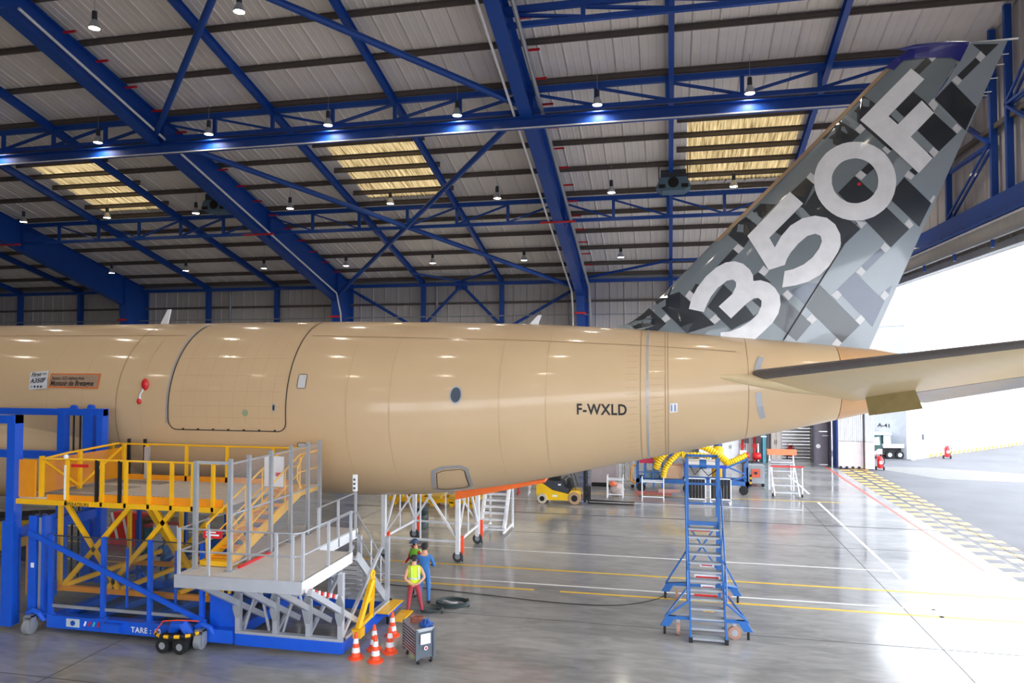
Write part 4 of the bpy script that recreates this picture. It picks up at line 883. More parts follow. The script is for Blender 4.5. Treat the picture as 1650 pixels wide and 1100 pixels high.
lp('end_panel', MB().box(-18.1, -17.4, YF-.02, YF+.03, 3.66, 4.7), ORA)
for x, y in ((-15.35, YF-.05), (-14.62, YF-.05), (-17.3, 20.62), (-16.7, 20.62)): lp('rubber_buffer', MB().box(x-.035, x+.035, y-.04, y+.04, 3.55, 4.76 if y < 19 else 4.95), BLACK)
lp('gauge_column', MB().box(-16.55, -16.4, 20.4, 20.5, 3.7, 4.72), ALU); lp('gauge_column', MB().box(-16.35, -16.3, YF-.12, YF-.06, 3.65, 4.6), WHITE)
lp('safety_tape', MB().box(-16.15, -15.6, YF-.09, YF-.07, 4.55, 4.63), RED)
lp('safety_lamp', MB().sphere((-16.35, YF-.06, 4.82), .07, 8, 6), WHITE, smooth=True)

# ================================================================== grey stair dock in front of the lift
dock = thing('stair_dock', 'aluminium access dock with mesh screens and stairs on a blue base', 'access dock', (-9.6, 18.4, 0))
dp = lambda n, mb, m, par=None, **k: part(par or dock, n, mb, m, **k)
bs = dp('base_skirt', MB().box(-11.07, -8.06, YF-.06, YF, .1, .4).box(-8.12, -8.06, YF, 20.4, .1, .4).box(-11.07, -8.06, 20.34, 20.4, .1, .4), BLUE2)
dp('base_kerb', MB().box(-11.07, -8.05, YF-.07, YF+.1, .4, .47).box(-8.2, -8.05, YF, 20.4, .4, .47).box(-11.07, -8.05, 20.25, 20.4, .4, .47), ALU, bs)
DZ = 2.35
dp('deck', MB().prism([(-11.6, 15.45), (-8.35, 15.55), (-8.35, 18.25), (-9.4, 18.25), (-9.4, 20.9), (-11.6, 20.9)], 'z', DZ-.06, DZ), mat('dock_deck', (206, 204, 202), .6, var=.05))
dp('deck_fascia', MB().prism([(-11.62, 15.4), (-8.33, 15.5), (-8.33, 15.55), (-11.62, 15.45)], 'z', DZ-.3, DZ), ALU)
dp('deck_fascia', MB().box(-8.37, -8.32, 15.5, 18.25, DZ-.28, DZ), WHITE); dp('deck_fascia', MB().box(-9.42, -9.37, 18.25, 20.9, DZ-.28, DZ), WHITE)
for x in (-11.02, -9.95, -9.02, -8.14):
    dp('post', MB().box(x-.065, x+.065, YF-.04, YF+.1, .47, DZ-.25 if x > -8.5 else DZ-.1), ALU)
    dp('post', MB().box(x-.06, x+.06, 20.2, 20.32, .47, DZ-.05), ALU)
    dp('sloping_strut', MB().bar((x, 15.5, 2.12), (x, 18.35, .45), .11, .14), ALU)
    dp('rear_strut', MB().bar((x, YF+.1, .5), (x, 19.8, 2.1), .07, .1), ALU)
    dp('gusset', MB().prism([(x-.05, .8), (x+.05, .8), (x+.12, 1.02), (x+.12, 1.35), (x+.05, 1.55), (x-.05, 1.55), (x-.12, 1.35), (x-.12, 1.02)], 'y', YF-.07, YF-.04), GALV)
for x in (-10.6, -9.5): dp('lattice_brace', MB().bar((x-.25, YF+.05, .5), (x+.2, YF+.05, 1.9), .05).bar((x+.45, YF+.05, .5), (x+.1, YF+.05, 1.9), .05), ALU)
for i in range(11):
    f = i/10.5; y = 15.5+f*1.6
    dp('striped_edge', MB().box(-8.24, -8.2, y, y+.08, 2.1-.64*f, 2.2-.64*f), RED if i % 2 else WHITE)
    dp('striped_edge', MB().box(-11.15, -11.1, y, y+.08, 2.02-.64*f, 2.1-.64*f), YEL if i % 2 else BLACK)
def rail(pts, z, par=None): dp('hand_rail', MB().path([(x, y, z) for x, y in pts], .024, 8), GALV, par, smooth=True)
for z in (DZ+.55, DZ+1.08): rail([(-11.55, 17.6), (-11.55, 15.5), (-8.55, 15.55), (-8.42, 15.7), (-8.38, 18.25)], z)
for z in (DZ+.55, DZ+1.1): rail([(-9.4, 18.3), (-9.4, 20.85)], z)
for x, y in ((-11.55, 15.48), (-11.55, 16.6), (-10.75, 15.48), (-9.0, 15.52), (-8.6, 15.55), (-8.36, 15.6), (-8.36, 16.9), (-8.36, 18.2), (-9.4, 18.4), (-9.4, 19.6), (-9.4, 20.8)): dp('rail_post', MB().box(x-.03, x+.03, y-.03, y+.03, DZ-.25, DZ+1.1), ALU)
# tall mesh screen
FX = -10.5
FYs = [15.95, 16.75, 17.8, 18.85, 19.85, 20.6]
def mesh_mat():
    m = bpy.data.materials.new('fine_wire_mesh'); m.use_nodes = True; nt = m.node_tree; b = nt.nodes['Principled BSDF']; b.inputs['Base Color'].default_value = (.5, .5, .54, 1)
    tc = nt.nodes.new('ShaderNodeTexCoord'); sx = nt.nodes.new('ShaderNodeSeparateXYZ'); nt.links.new(tc.outputs['Object'], sx.inputs[0]); L = nt.links.new; fs = []
    for ax in (1, 2):
        m1 = nt.nodes.new('ShaderNodeMath'); m1.operation = 'MULTIPLY'; m1.inputs[1].default_value = 22; L(sx.outputs[ax], m1.inputs[0])
        m2 = nt.nodes.new('ShaderNodeMath'); m2.operation = 'FRACT'; L(m1.outputs[0], m2.inputs[0])
        m3 = nt.nodes.new('ShaderNodeMath'); m3.operation = 'LESS_THAN'; m3.inputs[1].default_value = .06; L(m2.outputs[0], m3.inputs[0]); fs.append(m3)
    mx = nt.nodes.new('ShaderNodeMath'); mx.operation = 'MAXIMUM'; L(fs[0].outputs[0], mx.inputs[0]); L(fs[1].outputs[0], mx.inputs[1]); L(mx.outputs[0], b.inputs['Alpha'])
    return m
MESH = mesh_mat()
for y in FYs: dp('screen_post', MB().box(FX-.045, FX+.045, y-.045, y+.045, DZ, DZ+2.72), GALV); dp('post_foot', MB().box(FX-.1, FX+.1, y-.1, y+.1, DZ, DZ+.02), GALV)
for a, b in zip(FYs, FYs[1:]):
    dp('mesh_screen', MB().box(FX-.005, FX+.005, a+.05, b-.05, DZ+.1, DZ+2.6), MESH)
    for z in (DZ+.12, DZ+1.35, DZ+2.6): dp('screen_rail', MB().box(FX-.015, FX+.015, a, b, z-.02, z+.02), GALV)
dp('screen_rail', MB().box(-11.45, FX, 15.93, 15.97, DZ+2.58, DZ+2.65), ALU); dp('screen_post', MB().box(-11.5, -11.4, 15.9, 16.0, DZ, DZ+2.65), GALV)
dp('notice_board', MB().box(-11.35, -10.75, 18.88, 18.92, 3.9, 4.75), WHITE); dp('notice_print', MB().box(-10.98, -10.8, 18.86, 18.875, 4.2, 4.3), RED)
dp('sign_plate', MB().box(-11.2, -10.68, 15.9, 15.92, DZ+.78, DZ+.98), RED); dp('sign_text_line', MB().box(-11.12, -10.76, 15.895, 15.9, DZ+.84, DZ+.88), WHITE); dp('sign_text_line', MB().box(-11.12, -10.85, 15.895, 15.9, DZ+.91, DZ+.94), WHITE); dp('red_kerb', MB().box(FX+.06, FX+.12, 16.2, 17.6, DZ, DZ+.06), RED)
# yellow stair up to the lift platform
ys = dp('yellow_stair', MB().bar((-11.38, 16.35, DZ+.12), (-11.38, 19.75, 3.62), .06, .26).bar((-10.7, 16.35, DZ+.12), (-10.7, 19.75, 3.62), .06, .26), YEL)
for i in range(9):
    f = (i+.5)/9; dp('tread', MB().box(-11.36, -10.72, 16.4+3.35*f-.14, 16.4+3.35*f+.14, DZ+.08+1.3*f, DZ+.12+1.3*f), ORA, ys)
for x in (-11.4, -10.68):
    dp('stair_rail', MB().path([(x, 16.35, DZ+.1), (x, 16.3, DZ+1.0), (x, 19.7, 4.72), (x, 20.8, 4.72)], .028, 8), YEL, ys, smooth=True)
    dp('stair_rail', MB().path([(x, 16.35, DZ+.55), (x, 19.7, 4.2), (x, 20.8, 4.2)], .02, 6), YEL, ys, smooth=True)
    for f in (.25, .5, .75, 1): dp('baluster', MB().tube((x, 16.35+3.35*f, DZ+.12+1.25*f), (x, 16.35+3.35*f, DZ+1.0+1.37*f), .022, 6), YEL, ys)
dp('landing', MB().box(-11.48, -10.65, 19.75, 20.9, 3.5, 3.64), YEL, ys)
dp('landing_gate', MB().path([(-10.68, 19.8, 3.7), (-10.68, 19.55, 4.0), (-10.68, 19.55, 4.35), (-10.68, 19.9, 4.7), (-10.68, 20.8, 4.7)], .03, 8), YEL, ys)
dp('stair_foot', MB().box(-11.5, -10.6, 16.2, 16.5, DZ+.02, DZ+.14), YEL, ys)
# grey stair down to the floor behind
gs = dp('lower_stair', MB().bar((-9.35, 18.25, DZ-.1), (-9.35, 20.3, .5), .05, .24).bar((-8.2, 18.25, DZ-.1), (-8.2, 20.3, .5), .05, .24), ALU)
for i in range(9):
    f = (i+.6)/9.2; dp('tread', MB().box(-9.33, -8.22, 18.2+2.05*f-.1, 18.2+2.05*f+.15, DZ-.05-1.85*f-.03, DZ-.05-1.85*f), ALU, gs)
dp('stair_rail', MB().path([(-8.2, 18.2, DZ+1.08), (-8.2, 20.3, 1.45), (-8.2, 20.4, 1.2), (-8.2, 20.4, .5)], .024, 8), GALV, gs, smooth=True)
dp('stair_rail', MB().path([(-8.2, 18.25, DZ+.5), (-8.2, 20.35, .95)], .02, 6), GALV, gs, smooth=True)
for y, z in ((19.2, 1.5), (19.9, .9)): dp('baluster', MB().tube((-8.2, y, z), (-8.2, y, z+.95), .022, 6), ALU, gs)
dp('signal_lamp', MB().box(-9.48, -9.36, 20.75, 20.85, 3.5, 4.0), WHITE); dp('signal_pole', MB().tube((-9.42, 20.8, 2.4), (-9.42, 20.8, 3.5), .025), GALV)
for i in range(3): dp('signal_lens', MB().lathe([(.035, -.01), (.035, 0)], (-9.42, 20.74, 3.6+.13*i), 10, 'y'), DGREY)
# steps and draw bar at the end
st = dp('end_step', MB().box(-8.05, -7.72, 19.3, 20.4, .32, .4), BLUE2); dp('step_nosing', MB().box(-8.05, -7.7, 19.25, 20.45, .4, .43), YEL, st); dp('step_tread', MB().box(-7.7, -7.35, 19.4, 20.3, .16, .2), YEL, st); dp('step_leg', MB().box(-7.9, -7.84, 19.6, 19.66, 0, .35), BLACK, st)
db = dp('draw_bar', MB().bar((-8.0, 17.85, .42), (-7.8, 18.35, 1.62), .12, .1).bar((-8.0, 18.75, .5), (-7.8, 18.4, 1.62), .12, .1).bar((-8.0, 17.9, .5), (-8.0, 18.75, .55), .12, .1).bar((-7.9, 18.05, 1.05), (-7.9, 18.6, 1.1), .08, .08), YEL)
dp('tow_eye', MB().path([(-7.8+.0, 18.37+.1*math.cos(a), 1.75+.1*math.sin(a)) for a in [k*math.pi/5 for k in range(10)]], .035, 6, True), YEL, db, smooth=True)
dp('hinge_block', MB().box(-8.1, -7.85, 17.7, 18.0, .28, .5), YEL, db)

# ---- battery tug under the lift edge
t = thing('battery_tug', 'black electric tug with yellow-black bumper parked at the lift chassis', 'tug', (-12.47, 16.75, 0))
part(t, 'body', MB().box(-12.87, -12.12, 16.55, 17.0, .12, .42), BLACK); part(t, 'blue_hood', MB().path([(-12.72, 16.85, .35), (-12.62, 16.8, .6), (-12.37, 16.8, .62), (-12.22, 16.85, .35)], .14, 8), BLUE2, True)
for x in (-12.72, -12.22):
    w = part(t, 'wheel', MB().lathe([(.1, -.07), (.19, -.07), (.19, .07), (.1, .07)], (x, 16.5, .19), 16, 'y'), BLACK, True); part(w, 'hub', MB().lathe([(.09, -.075), (.09, .075)], (x, 16.5, .19), 12, 'y'), GALV, True)
for i in range(12):
    a0, a1 = math.pi*(1.05+.075*i), math.pi*(1.05+.075*(i+1))
    part(t, 'bumper_stripe', MB().path([(-12.47+.62*math.cos(a), 16.75+.38*math.sin(a), .42+.02*i/3) for a in (a0, (a0+a1)/2, a1)], .045, 6), YEL if i % 2 else BLACK)
part(t, 'cable', MB().path([(-13.07, 16.6, .45), (-12.82, 16.6, .75), (-12.42, 16.6, .8), (-11.92, 16.8, .75)], .015, 5), ORANGE, True)

# ---- cones
def make_cone():
    t = thing('traffic_cone', '', 'traffic cone'); part(t, 'base', MB().lathe([(.2, 0), (.2, .03), (.13, .06)], n=20), ORANGE, True, True)
    for z0, z1, m in ((.05, .16, ORANGE), (.16, .28, WHITE), (.28, .38, ORANGE), (.38, .5, WHITE), (.5, .64, ORANGE)):
        r = lambda z: .125-.155*(z-.05)
        part(t, 'band' if m is WHITE else 'body', MB().lathe([(r(z0), z0), (r(z1), z1)], n=20), m, True, True)
    return t
c0 = make_cone(); c0['group'] = 'traffic cones by the stair dock'
for i, (x, y, lb) in enumerate(((-7.74, 17.2, 'orange and white traffic cone leftmost, beside the blue base corner'), (-7.18, 17.12, 'orange and white traffic cone nearest the camera'), (-7.5, 17.8, 'orange and white traffic cone directly behind the nearest one'), (-7.04, 17.72, 'orange and white traffic cone right of the nearest, in the second row'), (-7.4, 18.8, 'orange and white traffic cone farthest back, by the yellow step'))):
    if i == 0: c0.location = (x, y, 0); c0['label'] = lb
    else: dup(c0, None, (x, y, 0), label=lb)

# ---- tool trolley
t = thing('tool_trolley', 'grey tool trolley with drawers, coiled lead and blue rags on top', 'tool trolley', (-6.2, 17.55, 0), math.atan2(-.65, .58))
TG = mat('trolley_grey', (84, 92, 102), .45, coat=.2)
part(t, 'body', MB().box(-.42, .42, -.2, .22, .16, .8), TG, local=True)
part(t, 'top_tray', MB().box(-.44, .44, -.25, .25, .8, .83).box(-.44, .44, -.25, -.23, .83, .88).box(-.44, .44, .23, .25, .83, .88).box(-.44, -.42, -.25, .25, .83, .88).box(.42, .44, -.25, .25, .83, .88), GALV, local=True)
for sx in (-.43, .43):
    for sy in (-.23, .23): part(t, 'corner_post', MB().box(sx-.03, sx+.03, sy-.03, sy+.03, .13, .85), TG, local=True)
for i in range(8):
    z = .2+i*.073; d = part(t, 'drawer', MB().box(-.38, .38, -.24, -.2, z, z+.06), DGREY if i > 2 else mat('drawer_red', (120, 40, 44), .5), local=True); part(d, 'drawer_pull', MB().box(-.38, .38, -.265, -.24, z+.035, z+.055), ALU, local=True)
part(t, 'paper_sheet', MB().box(.462, .466, -.14, .12, .5, .75), WHITE, local=True); part(t, 'badge', MB().lathe([(.05, .46), (.05, .468)], (0, .0, .4), 14, 'x'), WHITE, local=True); part(t, 'badge_ring', MB().lathe([(.03, .468), (.03, .472)], (0, .0, .4), 12, 'x'), RED, local=True)
for sx in (-.36, .36):
    for sy in (-.17, .17):
        w = part(t, 'caster', MB().lathe([(.07, -.02), (.07, .02)], (sx, sy, .07), 14, 'y'), BLACK, True, True); part(w, 'caster_fork', MB().box(sx-.02, sx+.02, sy-.035, sy+.035, .07, .16), GALV, local=True)
c = thing('coiled_lead', 'copper-red coiled lead lying on the tool trolley', 'cable', (-6.28, 17.62, .83))
part(c, 'coil', MB().path([((.16+.01*math.sin(5*a))*math.cos(a), (.13+.01*math.cos(3*a))*math.sin(a), .03+.006*a) for a in [k*math.pi/8 for k in range(64)]], .016, 6), mat('copper_lead', (150, 84, 70), .5), True, True)
rg = MB()
rg.sphere((0, 0, .07), (.17, .14, .09), 14, 8)
random.seed(3)
rg.v = [(x*(1+.25*random.uniform(-1, 1)), y*(1+.25*random.uniform(-1, 1)), max(0, z*(1+.3*random.uniform(-1, 1)))) for x, y, z in rg.v]
o = link('rag', rg.mesh('rag', mat('blue_rag', (40, 84, 160), .8), smooth=True), None, (-5.95, 17.4, .84)); tag(o, 'crumpled blue rag bundle on the tool trolley', 'rag')

# ---- hoses and cables
HM = mat('hose_black', (44, 58, 60), .4)
def hose(name, pts, r, lb, cat, m=HM):
    P = []
    for i in range(len(pts)-1):
        p0, p1, p2, p3 = [Vector(pts[min(max(j, 0), len(pts)-1)]) for j in (i-1, i, i+1, i+2)]
        for k in range(6):
            t = k/6; P.append(.5*((2*p1)+(-p0+p2)*t+(2*p0-5*p1+4*p2-p3)*t*t+(-p0+3*p1-3*p2+p3)*t**3))
    P.append(Vector(pts[-1])); b = pts[0]
    return single(name, MB().path(P, r, 8), m, lb, cat, (b[0], b[1], 0), True)
hose('coiled_hose', [(-6.5+.5*math.cos(a), 21.5+.4*math.sin(a), .04+.006*k) for k, a in enumerate([i*math.pi/5 for i in range(22)])], .035, 'dark hose coiled in a large ring on the floor by the workers', 'hose')
hose('coiled_hose', [(-6.92+.32*math.cos(a), 20.72+.26*math.sin(a), .04+.01*k) for k, a in enumerate([i*math.pi/5 for i in range(14)])], .03, 'dark hose coiled in a smaller ring at the workers feet', 'hose')
hose('hose_coupling', [(-6.85, 21.6, .1), (-6.7, 21.5, .12), (-6.5, 21.45, .1), (-6.35, 21.5, .1)], .045, 'silver hose couplings lying on the coiled hose', 'coupling', ALU)
hose('floor_cable', [(-12.5, 23.2, .02), (-9.8, 23.1, .02), (-6, 22.7, .02), (-3.4, 22.4, .02), (-1.6, 22.55, .02), (-.5, 23.3, .02), (-.1, 23.6, .15)], .013, 'thin black cable lying across the floor to the blue ladder', 'cable', BLACK)

# ================================================================== blue mobile ladder
t = thing('mobile_ladder', 'tall blue wheeled platform ladder with grey mesh treads under the tail', 'ladder', (1.0, 22, 0))
lq = lambda n, mb, m, par=None, **k: part(par or t, n, mb, m, **k)
XL, XR = .53, 1.45; PZ = 2.6
for x in (XL, XR):
    lq('stringer', MB().bar((x, 20.1, .04), (x, 22.75, PZ), .05, .16), LADBLUE)
    lq('rear_upright', MB().box(x-.04, x+.04, 23.56, 23.64, .3, 4.55), LADBLUE); lq('front_upright', MB().box(x-.04, x+.04, 22.75, 22.83, .25, 4.55), LADBLUE)
    lq('hand_rail', MB().path([(x*1.0+(.06 if x > 1 else -.06), 20.75, .8), (x+(.06 if x > 1 else -.06), 20.8, 1.35), (x+(.06 if x > 1 else -.06), 22.8, 3.6), (x+(.03 if x > 1 else -.03), 23.6, 3.7)], .024, 8), LADBLUE, smooth=True)
    for f in (.35, .7): lq('rail_strut', MB().tube((x, 20.1+2.65*f, PZ*f), (x+(.06 if x > 1 else -.06), 20.1+2.65*f, PZ*f+.98), .02, 6), LADBLUE)
    lq('top_side_rail', MB().bar((x, 22.79, 4.5), (x, 23.6, 4.5), .05).bar((x, 22.79, 3.2), (x, 23.6, 3.2), .04), LADBLUE)
    lq('tip_pad', MB().box(x-.05, x+.05, 20.02, 20.12, 0, .12), BLACK)
TREAD = mat('mesh_tread', (168, 176, 182), .5, .4, var=.25, scale=60)
for i in range(13):
    f = (i+.5)/13.2; y, z = 20.1+2.65*f, PZ*f
    tr = lq('tread', MB().box(XL, XR, y-.11, y+.13, z-.015, z+.01), TREAD); lq('tread_nosing', MB().box(XL, XR, y-.13, y-.11, z-.04, z+.012), GALV, tr)
lq('platform', MB().box(XL, XR, 22.72, 23.62, PZ-.03, PZ+.02), TREAD); lq('platform_edge', MB().box(XL-.03, XR+.03, 22.7, 22.75, PZ-.07, PZ+.05), LADBLUE)
lq('top_cross_rail', MB().box(XL, XR, 23.57, 23.63, 4.47, 4.55).box(XL, XR, 23.57, 23.63, 3.6, 3.66).box(XL, XR, 23.57, 23.63, 3.0, 3.05), LADBLUE)
lq('front_cross_rail', MB().box(XL, XR, 22.76, 22.82, 4.25, 4.33), LADBLUE); lq('hand_winch', MB().lathe([(.14, -.1), (.14, .1)], (1.0, 22.85, 4.35), 12, 'x'), LADBLUE, smooth=True)
lq('winch_cable', MB().path([(.62, 22.74, 4.3), (.75, 22.72, 4.05), (.95, 22.72, 4.25), (1.15, 22.72, 4.02), (1.4, 22.74, 4.2)], .018, 6), BLACK, smooth=True)
lq('rear_brace', MB().bar((XL, 23.6, 1.0), (XR, 23.6, 2.4), .05).bar((XR, 23.6, 1.0), (XL, 23.6, 2.4), .05), LADBLUE)
for y in (20.55, 23.62):
    lq('outrigger_beam', MB().box(-.15, 2.05, y-.04, y+.04, .42, .5), LADBLUE)
    for sx, xe, xu in ((-1, -.15, XL), (1, 2.05, XR)):
        lq('outrigger_foot', MB().prism([(xe-sx*.05, .5), (xe+sx*.12, .22), (xe-sx*.12, .22), (xe-sx*.3, .5)], 'y', y-.05, y+.05), LADBLUE)
        lq('screw_jack', MB().tube((xe, y, 0), (xe, y, .3), .035, 8), BLACK)
        lq('outrigger_stay', MB().bar((xe-sx*.02, y, .48), (xu, y, .95 if y < 22 else 1.55), .05), LADBLUE)
        lq('outrigger_stay', MB().bar((xe-sx*.02, y, .48), (xu, 22.0 if y < 22 else 22.4, .9), .04), LADBLUE)
        wx = xe-sx*.36
        w = lq('wheel', MB().lathe([(.08, -.04), (.17, -.04), (.17, .04), (.08, .04)], (wx, y-.02, .17), 18, 'y' if sx > 0 else 'x'), mat('tan_rubber', (176, 130, 108), .6), smooth=True)
        lq('wheel_hub', MB().lathe([(.09, -.045), (.09, .045)], (wx, y-.02, .17), 14, 'y' if sx > 0 else 'x'), GALV, w, smooth=True); lq('wheel_fork', MB().bar((wx, y, .2), (wx, y, .44), .1, .05), GALV, w)
for z, x0, x1, m in ((2.45, .6, 1.2, RED), (1.62, .85, 1.25, WHITE), (1.35, .68, 1.4, WHITE), (1.13, .85, 1.25, WHITE), (.92, .66, 1.3, RED), (.66, .9, 1.18, YEL)):
    y = 20.1+2.65*z/PZ+.13
    s_ = lq('notice_plate', MB().box(x0, x1, y, y+.008, z-.11, z+.02), m)
    if m is WHITE: lq('notice_print', MB().box(x0+.04, x1-.05, y-.004, y, z-.075, z-.03), RED, s_)

# ================================================================== white trestle and stairs behind the fuselage
t = thing('white_trestle', 'white steel trestle on casters with orange jacks standing behind the fuselage', 'trestle', (-9.2, 27.8, 0))
CN = [(-10.75, 26.38), (-7.75, 26.25), (-7.75, 29.1), (-10.6, 29.4)]
for i, (x, y) in enumerate(CN):
    lq('leg', MB().box(x-.08, x+.08, y-.08, y+.08, .3, 3.0), WHITE)
    w = lq('caster', MB().lathe([(.09, -.05), (.2, -.045), (.2, .045), (.09, .05)], (x, y, .2), 16, 'y'), DGREY, smooth=True); lq('caster_hub', MB().lathe([(.1, -.052), (.1, .052)], (x, y, .2), 14, 'y'), GALV, w, smooth=True)
    lq('jack', MB().box(x+.1, x+.2, y+.05, y+.15, .22, .95), ORANGE); lq('jack_foot', MB().tube((x+.15, y+.1, 0), (x+.15, y+.1, .3), .03, 8), BLACK)
    (x2, y2) = CN[(i+1) % 4]
    lq('lower_rail', MB().bar((x, y, .75), (x2, y2, .75), .08), WHITE); lq('top_rail', MB().bar((x, y, 2.95), (x2, y2, 2.95), .08), WHITE)
    mx_, my_ = (x+x2)/2, (y+y2)/2
    lq('diagonal', MB().bar((x, y, .8), (mx_, my_, 2.9), .055).bar((mx_, my_, 2.9), (x2, y2, .8), .075), WHITE)
    lq('mid_post', MB().bar((mx_, my_, .75), (mx_, my_, 2.95), .05), WHITE)
lq('deck', MB().prism(CN, 'z', 3.0, 3.05), GALV)
t = thing('white_stairs', 'white mobile stairs with tube handrails descending beside the trestle', 'stairs', (-7.4, 31.2, 0))
for x in (-8.0, -6.95): lq('stringer', MB().bar((x, 30.5, .3), (x, 32.3, 3.0), .1, .3), WHITE)
for i in range(11): f = (i+.5)/11; lq('tread', MB().box(-7.97, -6.98, 30.5+1.8*f-.12, 30.5+1.8*f+.14, .3+2.7*f-.05, .3+2.7*f+.02), WHITE)
for dx in (0, .1): lq('hand_rail', MB().path([(-6.9+dx*.3, 30.6, .5), (-6.85+dx, 30.5, 1.35), (-6.95, 32.2, 3.4)], .025, 8), WHITE, smooth=True)
for x in (-8.0, -6.95): lq('rear_leg', MB().box(x-.04, x+.04, 32.25, 32.33, 0, 3.0), WHITE)
lq('base_rail', MB().box(-8.0, -6.95, 30.42, 30.5, .25, .33).box(-8.0, -7.94, 30.45, 32.3, .1, .2).box(-7.0, -6.94, 30.45, 32.3, .1, .2), WHITE); lq('top_landing', MB().box(-8.0, -6.95, 32.2, 32.9, 2.95, 3.0), ALU)
single('belly_cover', MB().add([(-7.25, 24.2, 2.98), (-4.1, 24.2, 3.5), (-4.1, 25.6, 3.6), (-7.25, 25.6, 3.1), (-7.25, 24.2, 2.7), (-4.1, 24.2, 3.4), (-4.1, 25.6, 3.5), (-7.25, 25.6, 2.85)], [(0, 1, 2, 3), (7, 6, 5, 4), (0, 4, 5, 1), (1, 5, 6, 2), (2, 6, 7, 3), (3, 7, 4, 0)]), mat('pad_bright_orange', (244, 112, 36), .6), 'orange protective pad under the rear fuselage belly', 'cover', (-5.7, 24.9, 2.84))
single('fuel_drum_stack', MB().lathe([(.28, 0), (.3, .02), (.3, .3), (.29, .32), (.3, .34), (.3, .62), (.29, .64), (.3, .66), (.3, .93), (.28, .95)], (-10.9, 31.2, 0), 18), mat('drum_green', (30, 52, 50), .4), 'dark green drum standing behind the white trestle', 'drum', (-10.9, 31.2, 0), True)

# ================================================================== forklift
t = thing('forklift', 'yellow forklift with grey hood, forks lowered toward the right', 'forklift', (-5.7, 38.6, 0), 0)
fk = lambda n, mb, m, par=None, smooth=False: part(par or t, n, mb, m, smooth, True)
FY = mat('forklift_yellow', (250, 200, 14), .35, coat=.3)
fk('chassis', MB().prism([(-1.2, .35), (-1.22, .95), (-1.1, 1.06), (-.85, 1.05), (-.35, .72), (.5, .55), (.62, .72), (1.1, .74), (1.1, .45), (.4, .2), (-.6, .2)], 'y', -.52, .52), FY)
fk('hood', MB().prism([(-1.1, 1.06), (-1.0, 1.2), (-.4, 1.22), (.15, 1.2), (.3, .9), (.55, .8), (.5, .58), (-.35, .74), (-.85, 1.06)], 'y', -.5, .5), DGREY)
fk('seat', MB().prism([(-.55, 1.22), (-.6, 1.3), (-.75, 1.85), (-.62, 1.88), (-.45, 1.42), (.0, 1.36), (.0, 1.22)], 'y', -.26, .26), BLACK)
for y in (-.48, .48): fk('guard_post', MB().path([(-.95, y, 1.15), (-.85, y, 2.15), (.35, y, 2.2), (.75, y, 1.3), (.9, y, .8)], .035, 8), DGREY, smooth=True)
fk('guard_roof', MB().box(-.85, .4, -.5, .5, 2.15, 2.22), DGREY); fk('steering_wheel', MB().path([(.3+.1*math.cos(a), .17*math.sin(a), 1.35+.06*math.cos(a)) for a in [k*math.pi/6 for k in range(12)]], .02, 6, True), BLACK, smooth=True); fk('dashboard', MB().prism([(.4, .8), (.4, 1.3), (.6, 1.2), (.7, .8)], 'y', -.4, .4), BLACK)
for y in (-.32, .32): fk('mast_rail', MB().box(1.28, 1.42, y-.06, y+.06, .12, 2.15), BLACK)
fk('mast_cross', MB().box(1.3, 1.4, -.32, .32, 1.95, 2.1).box(1.3, 1.4, -.32, .32, .9, 1.0).box(1.3, 1.4, -.32, .32, .15, .25), BLACK); fk('lift_cylinder', MB().tube((1.35, 0, .15), (1.35, 0, 1.9), .05), DGREY, smooth=True)
cr = fk('carriage', MB().box(1.44, 1.5, -.5, .5, .35, .45).box(1.44, 1.5, -.5, .5, .75, .85), BLACK)
for y in (-.35, .35): fk('fork', MB().prism([(1.5, .06), (3.9, .06), (3.9, .1), (1.58, .14), (1.58, .85), (1.5, .85)], 'y', y-.06, y+.06), BLACK)
for x, r, m in ((-.9, .27, mat('cream_tyre', (206, 196, 176), .6)), (.82, .34, mat('tan_tyre', (178, 146, 112), .6))):
    for y in (-.45, .45):
        w = fk('wheel', MB().lathe([(r*.55, -.12), (r*.95, -.12), (r, -.08), (r, .08), (r*.95, .12), (r*.55, .12)], (x, y, r), 20, 'y'), m, smooth=True); fk('hub', MB().lathe([(r*.5, -.125), (r*.5, .125)], (x, y, r), 14, 'y'), BLACK, w, True)
fk('side_label', MB().box(-.35, -.1, -.525, -.52, .38, .48), WHITE); fk('hood_label', MB().box(-.05, .1, -.505, -.5, .98, 1.06), WHITE)

# ================================================================== equipment behind the tail
t = thing('duct_dolly', 'blue steel dolly carrying yellow ribbed ducts behind the ladder', 'dolly', (1.2, 43.6, 0))
lq('frame', MB().box(-1.9, 4.4, 43.0, 43.15, .5, .72).box(-1.9, 4.4, 44.4, 44.55, .5, .72).box(-1.9, -1.7, 43, 44.5, .5, .72).box(4.2, 4.4, 43, 44.5, .5, .72), LADBLUE)
lq('top_frame', MB().box(.8, 3.2, 42.9, 44.3, 1.45, 1.62), mat('royal_blue', (26, 64, 196), .4)); lq('load_sheet', MB().box(.9, 3.1, 43.0, 44.2, 1.62, 1.8), mat('load_white', (220, 216, 210), .5))
for x in (-1.85, -1.4, -.9, -.4, .9, 3.1, 4.3):
    for y in (43.05, 44.45): lq('post', MB().box(x-.05, x+.05, y-.05, y+.05, .2, 1.55), LADBLUE)
lq('side_brace', MB().bar((3.2, 43.05, 1.5), (4.3, 43.05, 2.0), .1).bar((3.2, 43.05, .6), (4.3, 43.05, 1.1), .08).bar((4.3, 43.05, 1.1), (3.3, 43.05, 1.5), .08).bar((4.32, 43.05, .3), (4.32, 43.05, 2.1), .1), LADBLUE)
